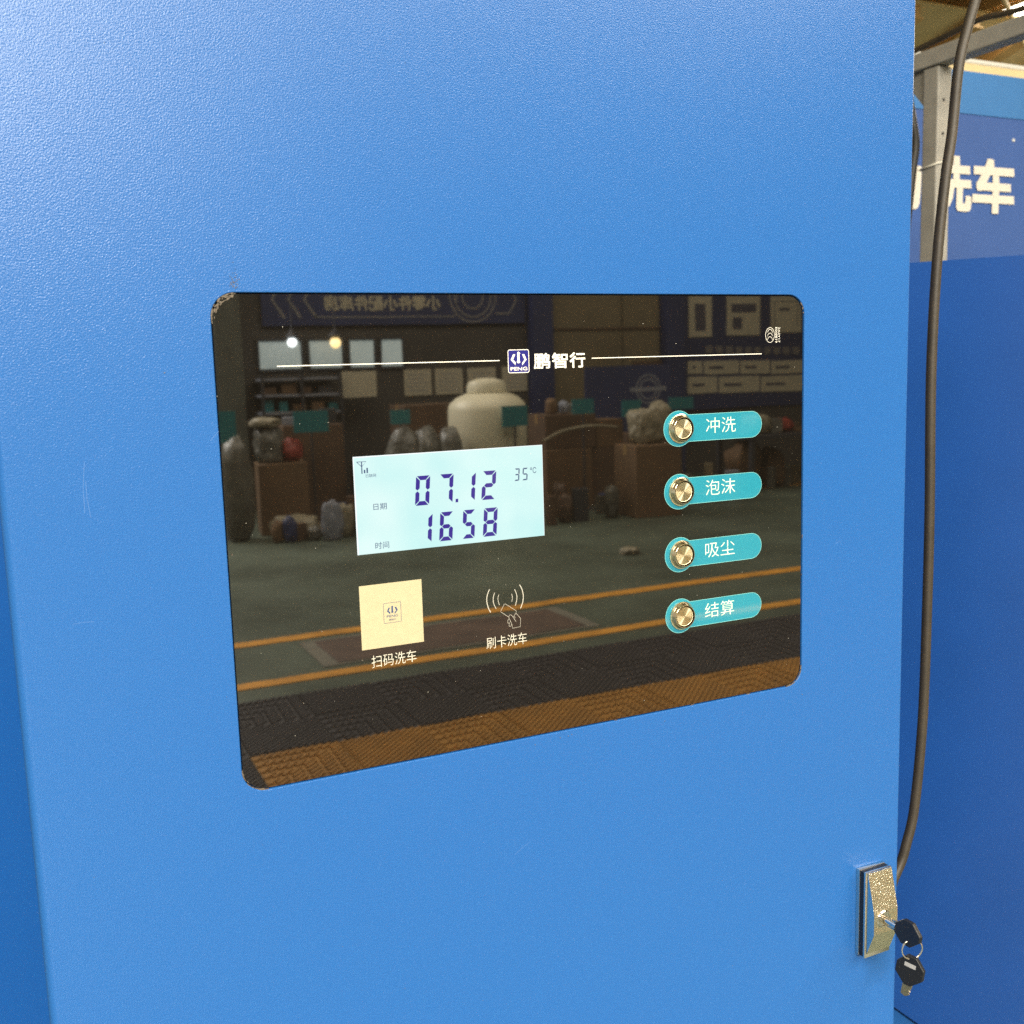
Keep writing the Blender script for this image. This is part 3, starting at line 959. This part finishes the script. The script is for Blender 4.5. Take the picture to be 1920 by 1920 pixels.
# neighbouring deep-blue cabinet, turned towards the camera side
ux, uy = 0.617, -0.787            # along its face
nx, ny = 0.787, 0.617             # away from the camera
fx, fy = 1.4479, 0.7297
nb = thing('neighbour_cabinet', (fx + .2, fy, 0), 'deep blue glossy cabinet standing turned beside the bright blue one', 'machine')
bm = bmesh.new()
def NP(s, t, z): return (fx + ux * s + nx * t, fy + uy * s + ny * t, z)
front = [(-0.28, 1.6175), (0.62, 1.6175), (0.62, 0.10), (0.09, 0.10), (0.036, 0.1745), (-0.007, 0.1975), (-0.28, 0.33)]
A = [bm.verts.new(NP(s, 0, z)) for s, z in front]
Bv = [bm.verts.new(NP(s, 0.42, z)) for s, z in front]
bm.faces.new(A); bm.faces.new(Bv)
for i in range(len(front)):
    j = (i + 1) % len(front)
    bm.faces.new((A[i], A[j], Bv[j], Bv[i]))
bmesh.ops.recalc_face_normals(bm, faces=bm.faces)
obj('shell', bm, 'blue_dark', nb)
bm = bmesh.new()
for (s0, s1, t0, t1, z0, z1) in ((-0.28, 0.62, 0.03, 0.40, 0.0, 0.098),):
    p = [NP(s0, t0, z0), NP(s1, t0, z0), NP(s1, t1, z0), NP(s0, t1, z0)]
    lo = [bm.verts.new(a) for a in p]
    hi = [bm.verts.new((a[0], a[1], z1)) for a in p]
    bm.faces.new(lo); bm.faces.new(hi)
    for i in range(4): bm.faces.new((lo[i], lo[(i + 1) % 4], hi[(i + 1) % 4], hi[i]))
bmesh.ops.recalc_face_normals(bm, faces=bm.faces)
obj('plinth', bm, 'blue_body', nb)
bm = bmesh.new()
q = [(-0.27, 0.31), (-0.007, 0.185), (0.036, 0.162), (0.085, 0.105), (0.085, 0.02), (-0.27, 0.02)]
bm.faces.new([bm.verts.new(NP(a, 0.012, b)) for a, b in q])
obj('base_bracket', bm, 'blue', nb)
for a, b in ((-0.016, 0.150), (0.004, 0.118)):
    bm = bmesh.new()
    cxy = [NP(a + .007 * math.cos(2 * PI * k / 12), 0.0112, b + .007 * math.sin(2 * PI * k / 12)) for k in range(12)]
    bm.faces.new([bm.verts.new(p) for p in cxy])
    obj('bolt_hole', bm, 'gap', nb)

# ------------------------------------------------------------------ the hall seen in the glass (behind the camera)
WY = -11.0
wall_m = mat('dark_grey_cladding', (0.055, 0.050, 0.045), 0.7, var=0.25, vscale=2)
navy_m = mat('navy_vinyl', (0.020, 0.030, 0.095), 0.5, var=0.15, vscale=2)
pale_m = mat('pale_board', (0.44, 0.40, 0.30), 0.5, var=0.08, vscale=5)
cream_m = mat('cream_cladding', (0.155, 0.125, 0.075), 0.6, var=0.15, vscale=2)
wood_m = mat('brown_door', (0.085, 0.050, 0.032), 0.5, var=0.25, vscale=3)
red_m = mat('dull_red', (0.24, 0.035, 0.025), 0.5)
card_m = mat('brown_cardboard', (0.125, 0.072, 0.036), 0.75, var=0.2, vscale=4)
card2_m = mat('dark_cardboard', (0.085, 0.048, 0.027), 0.75, var=0.2, vscale=4)
teal_m = mat('teal_card', (0.012, 0.135, 0.15), 0.5)
tank_m = mat('cream_polyethylene', (0.62, 0.57, 0.42), 0.45, var=0.06, vscale=3)
film_m = mat('grey_plastic_film', (0.11, 0.105, 0.09), 0.35, var=0.4, vscale=9, bump=0.6, bscale=14, bdist=0.03)
film_dark = mat('dark_plastic_film', (0.085, 0.080, 0.065), 0.35, var=0.4, vscale=9)
cream_bag = mat('cream_bag', (0.22, 0.19, 0.13), 0.5, var=0.15, vscale=8, bump=0.5, bscale=12, bdist=0.02)
grey_m = mat('shelf_grey', (0.20, 0.21, 0.25), 0.5)
dark_m = mat('dark_steel', (0.03, 0.03, 0.035), 0.5)
pane_m = mat('frosted_pane', (0.5, 0.55, 0.55), 0.4, emit=(0.75, 0.95, 0.92), estr=1.15, var=0.2, vscale=4)
ink_m = mat('faded_ink', (0.06, 0.06, 0.09), 0.5)
orange_m = mat('orange_plastic', (0.50, 0.20, 0.02), 0.5)

wall = obj('wall_back', B(-4.0, 13.0, WY - 0.25, WY, 0.0, 2.75), wall_m)
meta(wall, kind='structure')
for x in (2.10, 5.90, 7.84):
    obj('pillar', B(x - 0.14, x + 0.14, WY, WY + 0.18, 0.0, 2.75), mat('grey_green_pillar', (0.085, 0.09, 0.075), 0.6, var=0.2) if x < 3 else navy_m, wall)
obj('cladding_panel', B(6.06, 7.10, WY, WY + 0.03, 1.00, 2.75), cream_m, wall)
obj('cladding_panel', B(7.12, 7.68, WY, WY + 0.03, 1.00, 2.75), cream_m, wall)
obj('cladding_rail', B(6.06, 7.68, WY + .031, WY + 0.05, 1.93, 1.955), wood_m, wall)
obj('brown_door', B(7.26, 8.00, WY + .032, WY + 0.06, 0.0, 1.52), wood_m, wall)
obj('door_panel', B(7.36, 7.52, WY + .061, WY + 0.068, 0.2, 1.45), red_m, wall)

bn = thing('hall_banner', (4.1, WY + 0.05, 0), 'long navy hall banner with pale characters and chevrons', 'banner')
obj('banner_board', B(2.50, 5.72, WY + 0.03, WY + 0.05, 2.02, 2.55), navy_m, bn)
obj('banner_lettering', text_bm('小零件小配件库房', 3.21, 4.60, 2.185, 2.345, WY + 0.054, 0.03, flip=True), pale_m, bn)
bm = bmesh.new()
def wstroke(pts, w): stroke(bm, pts, w, WY + 0.055)
for x in (2.62, 2.80, 2.98):
    wstroke([(x + .10, 2.48), (x, 2.30), (x + .13, 2.10)], 0.025)
wstroke([(3.08, 2.11), (4.78, 2.11), (4.82, 2.40)], 0.015)
for r_ in (0.30, 0.24, 0.14):
    wstroke([(5.02 + r_ * math.cos(a), 2.34 + r_ * math.sin(a)) for a in [2 * PI * k / 28 for k in range(29)]], 0.018)
wstroke([(5.32, 2.14), (5.50, 2.14), (5.60, 2.30), (5.50, 2.46)], 0.02)
for f in bm.faces: f.normal_flip()
obj('banner_graphic', bm, mat('faded_banner_ink', (0.22, 0.21, 0.2), 0.5), bn)

for i, (a, b) in enumerate(((2.42, 2.95), (2.99, 3.42), (3.46, 3.80), (3.84, 4.15))):
    w_ = thing('hall_window', ((a + b) / 2, WY + .01, 1.52), 'frosted daylight window in the dark hall wall below the banner', 'window', 'windows below the banner')
    obj('pane', B(a + .03, b - .03, WY + 0.004, WY + 0.016, 1.55, 1.85), pane_m, w_)
    bm = bmesh.new()
    for q in ((a, b, 1.52, 1.548), (a, b, 1.852, 1.88), (a, a + .028, 1.5485, 1.8515), (b - .028, b, 1.5485, 1.8515)):
        box(bm, q[0], q[1], WY + 0.003, WY + 0.03, q[2], q[3])
    obj('window_frame', bm, dark_m, w_)


def lamp(x, z, r, col, st, label):
    t = thing('work_lamp', (x, WY + .3, z), label, 'lamp')
    bm = bmesh.new()
    bmesh.ops.create_uvsphere(bm, u_segments=16, v_segments=10, radius=r)
    bmesh.ops.translate(bm, verts=bm.verts, vec=(x, WY + 0.30, z))
    obj('bulb', bm, mat('lit_bulb', (0.8, 0.8, 0.8), 0.5, emit=col, estr=st), t, smooth=True)
    bm = bmesh.new()
    lathe(bm, [(r * .5, 0.0), (r * .9, -.01), (r * 1.5, .01), (r * .6, .07), (.012, .09), (.006, .10), (.006, 0.9)], (x, WY + .30, z + r), 'Z', 16)
    obj('shade', bm, dark_m, t, smooth=40)


lamp(2.76, 1.83, 0.052, (0.92, 1.0, 1.0), 14, 'small white lit bulb hanging before the frosted windows')
lamp(3.24, 1.82, 0.060, (1.0, 0.70, 0.28), 11, 'small warm orange lit bulb hanging before the frosted windows')

for (a, b, z0, z1, lab) in ((3.26, 3.68, 1.21, 1.50, 'large pale notice board above the grey shelf rack'),):
    o = obj('notice_board', B(a, b, WY + .33, WY + .35, z0, z1), pale_m, None, base=((a + b) / 2, WY + .34, z0))
    meta(o, lab, 'board')
    obj('hook', B(a + .05, a + .07, WY + .0, WY + .329, z1 - .03, z1 - .01), dark_m, o)
for k, (a, b) in enumerate(((4.13, 4.47), (4.52, 4.87), (4.94, 5.31), (5.40, 5.74))):
    o = obj('notice_sheet', B(a, b, WY + .002, WY + .02, 1.195, 1.50), pale_m, None, base=((a + b) / 2, WY, 1.195))
    meta(o, 'pale notice sheet in the row on the dark wall behind the tank', 'notice', 'row of notice sheets')
    bm = bmesh.new()
    for j in range(5):
        box(bm, a + .05, b - .05 - .03 * (j % 2), WY + .0205, WY + .0215, 1.25 + .045 * j, 1.258 + .045 * j)
    obj('writing_lines', bm, grey_m, o)
for k, (a, b, z0, lab) in enumerate(((8.14, 8.52, 1.82, 'white poster with a tall dark cabinet picture'), (8.77, 9.33, 1.84, 'white poster with a wide machine picture'), (9.52, 10.04, 1.87, 'white poster with a framed line drawing'))):
    if k == 0:
        o = obj('blue_partition', B(8.02, 12.5, WY + .002, WY + .03, 0.85, 2.75), navy_m, None, base=(10, WY, .85))
        meta(o, 'tall navy partition carrying posters and white name boards', 'partition')
    o = obj('poster', B(a, b, WY + .032, WY + .045, z0, 2.36), pale_m, None, base=((a + b) / 2, WY + .03, z0))
    meta(o, lab, 'poster')
    bm = bmesh.new()
    if k == 0: box(bm, a + .10, b - .10, WY + .0455, WY + .0465, z0 + .08, 2.26)
    elif k == 1:
        box(bm, a + .07, b - .07, WY + .0455, WY + .0465, z0 + .30, 2.26)
        box(bm, a + .09, a + .25, WY + .0455, WY + .0465, z0 + .08, z0 + .24)
    else:
        for q in ((a + .06, b - .06, 2.28, 2.29), (a + .06, a + .07, z0 + .08, 2.279), (b - .07, b - .06, z0 + .08, 2.279), (a + .15, b - .2, 2.16, 2.20)):
            box(bm, q[0], q[1], WY + .0455, WY + .0465, q[2], q[3])
    obj('poster_picture', bm, ink_m, o)
for (a, b, z0, z1) in ((8.12, 8.36, 1.33, 1.50), (8.39, 8.96, 1.32, 1.50), (8.99, 9.50, 1.31, 1.49), (9.53, 10.12, 1.30, 1.48), (8.12, 8.60, 1.07, 1.29), (8.63, 9.32, 1.06, 1.28), (9.35, 10.12, 1.05, 1.27)):
    o = obj('name_board', B(a, b, WY + .032, WY + .042, z0, z1), pale_m, None, base=((a + b) / 2, WY + .03, z0))
    meta(o, 'white company name board in the %s row on the navy partition' % ('upper' if z0 > 1.2 else 'lower'), 'name board', 'name boards on the navy partition')
    bm = bmesh.new()
    box(bm, a + .08, a + (b - a) * .55, WY + .0425, WY + .0435, (z0 + z1) / 2 - .02, (z0 + z1) / 2 + .02)
    obj('board_print', bm, ink_m, o)
bm = bmesh.new()
for k in range(10):
    x = 8.42 + k * .165
    box(bm, x, x + .11, WY + .032, WY + .04, 1.60 - .004 * k, 1.70 - .004 * k)
o = obj('slogan_strip', bm, mat('faded_slogan', (0.16, 0.15, 0.15), 0.5), None, base=(9.2, WY + .03, 1.56))
meta(o, 'row of faded square slogan plates above the name boards', 'slogan')

# logo screen
ls = thing('logo_screen', (6.65, WY + .9, 0), 'low navy screen with a ringed logo', 'screen')
obj('screen_board', B(6.05, 7.24, WY + .90, WY + .93, 0.30, 1.47), navy_m, ls)
bm = bmesh.new()
for r_ in (0.17, 0.12):
    stroke(bm, [(6.92 + r_ * math.cos(a), 1.18 + r_ * math.sin(a)) for a in [2 * PI * k / 24 for k in range(25)]], 0.02, WY + .933)
stroke(bm, [(6.66, 1.18), (7.18, 1.18)], 0.05, WY + .934)
for f in bm.faces: f.normal_flip()
obj('ring_logo', bm, grey_m, ls)
for x in (6.15, 7.14): obj('leg', B(x - .02, x + .02, WY + .90, WY + .93, 0, .299), dark_m, ls)

# shelf rack at left
sr = thing('shelf_rack', (3.0, WY + .25, 0), 'open grey shelf rack below the frosted windows', 'shelf')
for z in (0.35, 0.72, 1.05, 1.24, 1.42):
    obj('shelf', B(2.36, 3.24, WY + .04, WY + .42, z, z + .028), grey_m, sr)
for x in (2.36, 2.79, 3.22):
    obj('upright', B(x, x + .03, WY + .421, WY + .45, 0, 1.50), dark_m, sr)
k = 0
for z in (0.379, 0.749, 1.079, 1.269):
    x = 2.42
    while x < 3.12:
        w = rnd.uniform(.08, .16)
        h = rnd.uniform(.07, .14)
        m, cw = rnd.choice(((card_m, 'brown'), (card2_m, 'dark brown'), (dark_m, 'black'), (grey_m, 'grey'), (teal_m, 'teal')))
        o = obj('stock_box', B(x, x + w, WY + .12, WY + .36, z, z + h), m, None, base=(x + w / 2, WY + .24, z))
        meta(o, 'small %s stock box on the %s shelf of the open grey rack' % (cw, {0.379: 'lowest', 0.749: 'second', 1.079: 'third', 1.269: 'fourth'}[z]), 'box', 'boxes on the grey shelf rack')
        x += w + rnd.uniform(.02, .09)


def carton(x0, x1, y0, y1, z0, z1, m, label, rot=0.0, name='carton'):
    c = ((x0 + x1) / 2, (y0 + y1) / 2, z0)
    o = obj(name, rot_z(B(x0, x1, y0, y1, z0, z1, bev=.006), rot, c), m, None, base=c)
    meta(o, label, 'box')
    obj('tape', rot_z(B(x0 - .002, x1 + .002, (y0 + y1) / 2 - .03, (y0 + y1) / 2 + .03, z1 - .10, z1 + .0015), rot, c), mat('packing_tape', (0.26, 0.17, 0.08), 0.25), o)
    return o


carton(4.88, 5.42, -9.35, -8.85, 0.0, 0.62, card_m, 'large brown carton on the floor right of the tank')
carton(5.44, 5.96, -9.45, -8.95, 0.0, 0.60, card2_m, 'large dark brown carton beside the large carton by the tank')
carton(4.92, 5.50, -9.35, -8.90, 0.625, 0.98, card2_m, 'dark brown carton stacked on the large carton by the tank', .05)
carton(5.54, 5.90, -9.35, -9.0, 0.605, 0.90, card_m, 'brown carton stacked on the dark carton by the tank', -.08)
carton(5.30, 5.80, -8.2, -7.75, 0.0, 0.70, card_m, 'tall brown carton standing before the other cartons', .06)
carton(3.70, 4.34, -10.3, -9.8, 0.0, 1.12, card2_m, 'tall brown crate standing behind the tank')
carton(6.15, 6.65, -9.5, -9.0, 0.0, 0.72, card2_m, 'dark brown carton in front of the navy screen')
carton(2.30, 2.90, -9.9, -9.4, 0.0, 0.98, card2_m, 'dark brown carton before the grey shelf rack')
carton(3.00, 3.50, -9.6, -9.2, 0.0, 0.55, card2_m, 'low dark brown carton between shelf rack and sacks', .1)
carton(1.97, 2.42, -9.35, -8.92, 0.0, 0.66, card_m, 'brown carton under the film wrapped bundles', .12)

# tank
tk = thing('water_tank', (4.12, -8.6, 0), 'cream plastic water tank with domed shoulders and a round lid', 'tank')
bm = bmesh.new()
lathe(bm, [(0.35, 0.0), (0.375, 0.03), (0.38, 0.20), (0.372, 0.22), (0.38, 0.24), (0.38, 0.60), (0.372, 0.62), (0.38, 0.64), (0.38, 1.08), (0.365, 1.14), (0.30, 1.20), (0.21, 1.24)], (4.12, -8.6, 0), 'Z', 48)
obj('tank_body', bm, tank_m, tk, smooth=35)
bm = bmesh.new()
lathe(bm, [(0.18, 1.2405), (0.19, 1.25), (0.19, 1.32), (0.17, 1.355), (0.08, 1.385), (0.002, 1.39)], (4.12, -8.6, 0), 'Z', 36)
obj('lid', bm, tank_m, tk, smooth=35)

for (x0, x1, y, z0, z1), where in zip(((1.61, 1.78, -9.0, .87, 1.16), (2.31, 2.64, -9.0, .93, 1.13), (3.44, 3.65, -9.5, .94, 1.09), (4.07, 4.33, -8.15, .93, 1.12), (5.12, 5.36, -8.7, .99, 1.14), (5.77, 6.00, -8.8, .93, 1.10), (6.50, 6.82, -9.0, .97, 1.10)), ('beside the film wrapped drum', 'before the grey shelf rack', 'behind the grey sacks', 'standing in front of the cream tank', 'above the large cartons', 'before the ringed logo screen', 'next to the orange tray')):
    xm = (x0 + x1) / 2
    t = thing('sign_stand', (xm, y, 0), 'small teal card on a thin stand ' + where, 'sign', 'teal cards on stands')
    obj('card', B(x0, x1, y - .006, y + .006, z0, z1), teal_m, t)
    obj('pole', B(xm - .008, xm + .008, y - .008, y + .008, .012, z0 - .0005), dark_m, t)
    bm = bmesh.new()
    lathe(bm, [(.12, 0), (.12, .008), (.01, .012)], (xm, y, 0), 'Z', 20)
    obj('base', bm, dark_m, t)


def wrapped(bm, c, r, e=2.6, seed=0.0, amp=0.07, flat=None):
    """soft superellipsoid with folds"""
    g = bmesh.ops.create_icosphere(bm, subdivisions=4, radius=1.0)
    for v in g['verts']:
        d = v.co.normalized()
        q = (abs(d.x) ** e + abs(d.y) ** e + abs(d.z) ** e) ** (-1 / e)
        a = math.atan2(d.y, d.x)
        fold = abs(noise.noise(Vector((math.cos(a) * 3.2 + seed, math.sin(a) * 3.2, d.z * 1.3 + seed)))) * 2
        fine = noise.noise(d * 7 + Vector((seed, seed, 0)))
        ridge = (1 - abs(noise.noise(d * 3.1 + Vector((seed * 2, 0, seed)))) * 3)
        lump = noise.noise(d * 1.6 + Vector((0, seed, seed)))
        k = q * (1 + amp * (fold - 0.5) + amp * 0.5 * fine + amp * 0.6 * ridge + amp * 1.6 * lump)
        v.co = Vector((c[0] + d.x * r[0] * k, c[1] + d.y * r[1] * k, c[2] + d.z * r[2] * k))
        if flat is not None and v.co.z < flat: v.co.z = flat


def heap(name, label, cat, m, parts, base, amp=0.13):
    bm = bmesh.new()
    for c, r in parts:
        wrapped(bm, c, r, rnd.uniform(2.3, 3.6), rnd.uniform(0, 50), amp, base[2])
    o = obj(name, bm, m, None, smooth=True, base=base)
    meta(o, label, cat)


heap('wrapped_drum', 'tall drum wrapped in dull plastic film', 'drum', film_dark, [((1.72, -8.8, .44), (.14, .14, .47))], (1.72, -8.8, 0), 0.06)
heap('film_bundle', 'upright bundle in crumpled plastic film on the carton', 'bundle', film_m, [((2.09, -9.12, .80), (.12, .12, .20))], (2.09, -9.12, .661))
heap('cream_sack', 'slumped cream sack lying over the film bundle', 'sack', cream_bag, [((2.06, -9.08, 1.03), (.13, .10, .05))], (2.06, -9.08, .99))
heap('red_bundle', 'dull red bundle beside the film bundle', 'bundle', red_m, [((2.30, -9.12, .76), (.10, .10, .11))], (2.30, -9.12, .661))
heap('low_sack', 'cream sack slumped on the floor before the carton', 'sack', cream_bag, [((2.20, -8.70, .08), (.22, .14, .11))], (2.2, -8.70, 0))
heap('grey_sack', 'pair of grey plastic sacks leaning beside the tank', 'sacks', film_m, [((3.22, -8.5, .42), (.18, .16, .50)), ((3.42, -8.45, .42), (.13, .14, .50))], (3.3, -8.5, 0), 0.07)
heap('grey_roll', 'film wrapped roll standing against the tank', 'roll', film_m, [((3.62, -8.35, .45), (.12, .12, .48))], (3.62, -8.35, 0), 0.05)
heap('cream_bag', 'crumpled cream bag on top of the tall carton', 'bag', cream_bag, [((5.55, -7.98, .86), (.17, .12, .17)), ((5.70, -7.98, .98), (.11, .10, .12))], (5.58, -7.98, .701))
heap('red_sack', 'red sack among the goods under the navy partition', 'sack', red_m, [((8.05, -9.0, .72), (.16, .12, .08))], (8.05, -9.0, .641))
heap('white_sack', 'white sack beside the red sack under the navy partition', 'sack', cream_bag, [((7.70, -9.0, .74), (.16, .12, .12))], (7.70, -9.0, .641))
heap('brown_sack', 'brown sack on the floor under the goods table', 'sack', card_m, [((7.55, -9.05, .26), (.18, .15, .28)), ((7.95, -9.05, .22), (.15, .14, .24))], (7.7, -9.05, 0))
heap('floor_rag', 'small pale rag lying on the green floor', 'rag', cream_bag, [((4.21, -6.17, .02), (.07, .06, .035))], (4.21, -6.17, 0.0005))
gt = thing('goods_table', (8.0, -9.0, 0), 'dark steel table under the navy partition carrying sacks', 'table')
obj('table_top', B(7.35, 9.6, -9.35, -8.65, .60, .64), dark_m, gt)
for x in (7.4, 9.55):
    for y in (-9.30, -8.70): obj('leg', B(x - .025, x + .025, y - .025, y + .025, 0, .599), dark_m, gt)
tr = thing('orange_tray', (6.62, -9.02, 0), 'shallow orange tray on the dark carton by the navy screen', 'tray')
bm = bmesh.new()
box(bm, 6.42, 6.80, -9.25, -8.95 - .12, .722, .74)
obj('tray_base', bm, orange_m, tr)
bm = bmesh.new()
for q in ((6.42, 6.80, -9.262, -9.2505), (6.42, 6.80, -9.0695, -9.058)): box(bm, q[0], q[1], q[2], q[3], .722, .79)
obj('tray_rim', bm, orange_m, tr)
bm = bmesh.new()
tube(bm, smooth_path([(4.55, -8.28, .76), (4.75, -8.3, .84), (5.0, -8.32, .88), (5.2, -8.33, .88), (5.45, -8.36, .85)], 6), 0.014, 10)
o = obj('bent_pipe', bm, cream_bag, None, smooth=True, base=(5.0, -8.3, .76))
meta(o, 'long cream pipe bowed across the cartons', 'pipe')

# assorted goods heaped between the cartons
mix = [(card_m, 'brown'), (card2_m, 'dark brown'), (dark_m, 'black'), (film_dark, 'dull dark'), (film_m, 'grey filmy'), (grey_m, 'blue grey'), (wood_m, 'reddish brown'), (navy_m, 'navy'), (cream_m, 'tan')]
places = ('between the drum and the grey sacks', 'in front of the stacked cartons', 'on the floor before the cream sack', 'on the floor before the tank', 'beside the navy screen carton', 'on the goods table', 'under the goods table', 'on the carton by the shelf rack', 'on the upper carton by the tank')
for place, (xa, xb, ya, yb, za, zb, n) in zip(places, ((2.5, 3.1, -8.95, -8.6, 0.0, 0.0, 9), (4.6, 6.3, -8.55, -8.25, 0.0, 0.0, 7), (1.95, 3.1, -8.5, -8.3, 0.0, 0.0, 11), (3.3, 5.2, -8.05, -7.9, 0.0, 0.0, 8), (6.7, 7.3, -9.4, -8.7, 0.0, 0.0, 6), (7.45, 9.5, -9.2, -8.75, 0.642, 0.642, 12), (7.5, 9.4, -9.2, -8.8, 0.0, 0.0, 10), (2.35, 2.85, -9.8, -9.5, .982, .982, 4), (4.95, 5.45, -9.25, -9.0, .983, .983, 3))):
    for k in range(n):
        x, y = xa + (xb - xa) * (k + rnd.uniform(.2, .8)) / n, rnd.uniform(ya, yb)
        z = za + 0.001
        w, d, h = rnd.uniform(.06, .17), rnd.uniform(.05, .12), rnd.uniform(.10, .34) * (0.5 if za > 0 else 1.0)
        bm = bmesh.new()
        if rnd.random() < .45:
            box(bm, x - w / 2, x + w / 2, y - d / 2, y + d / 2, z, z + h, bev=.006)
            rot_z(bm, rnd.uniform(-.6, .6), (x, y, z))
            m, cw = rnd.choice(mix)
            nm = 'stock_carton'
        else:
            wrapped(bm, (x, y, z + h * .5), (w * .6, d * .6, h * .55), rnd.uniform(2.1, 3.2), rnd.uniform(0, 50), .14, z)
            m, cw = rnd.choice(mix + [(film_m, 'grey filmy'), (cream_bag, 'cream')])
            nm = 'stock_bundle'
        o = obj(nm, bm, m, None, smooth=(nm == 'stock_bundle'), base=(x, y, z))
        meta(o, 'small %s %s lying loose %s' % (cw, nm.split('_')[1], place), nm.split('_')[1], 'loose stock in the hall')
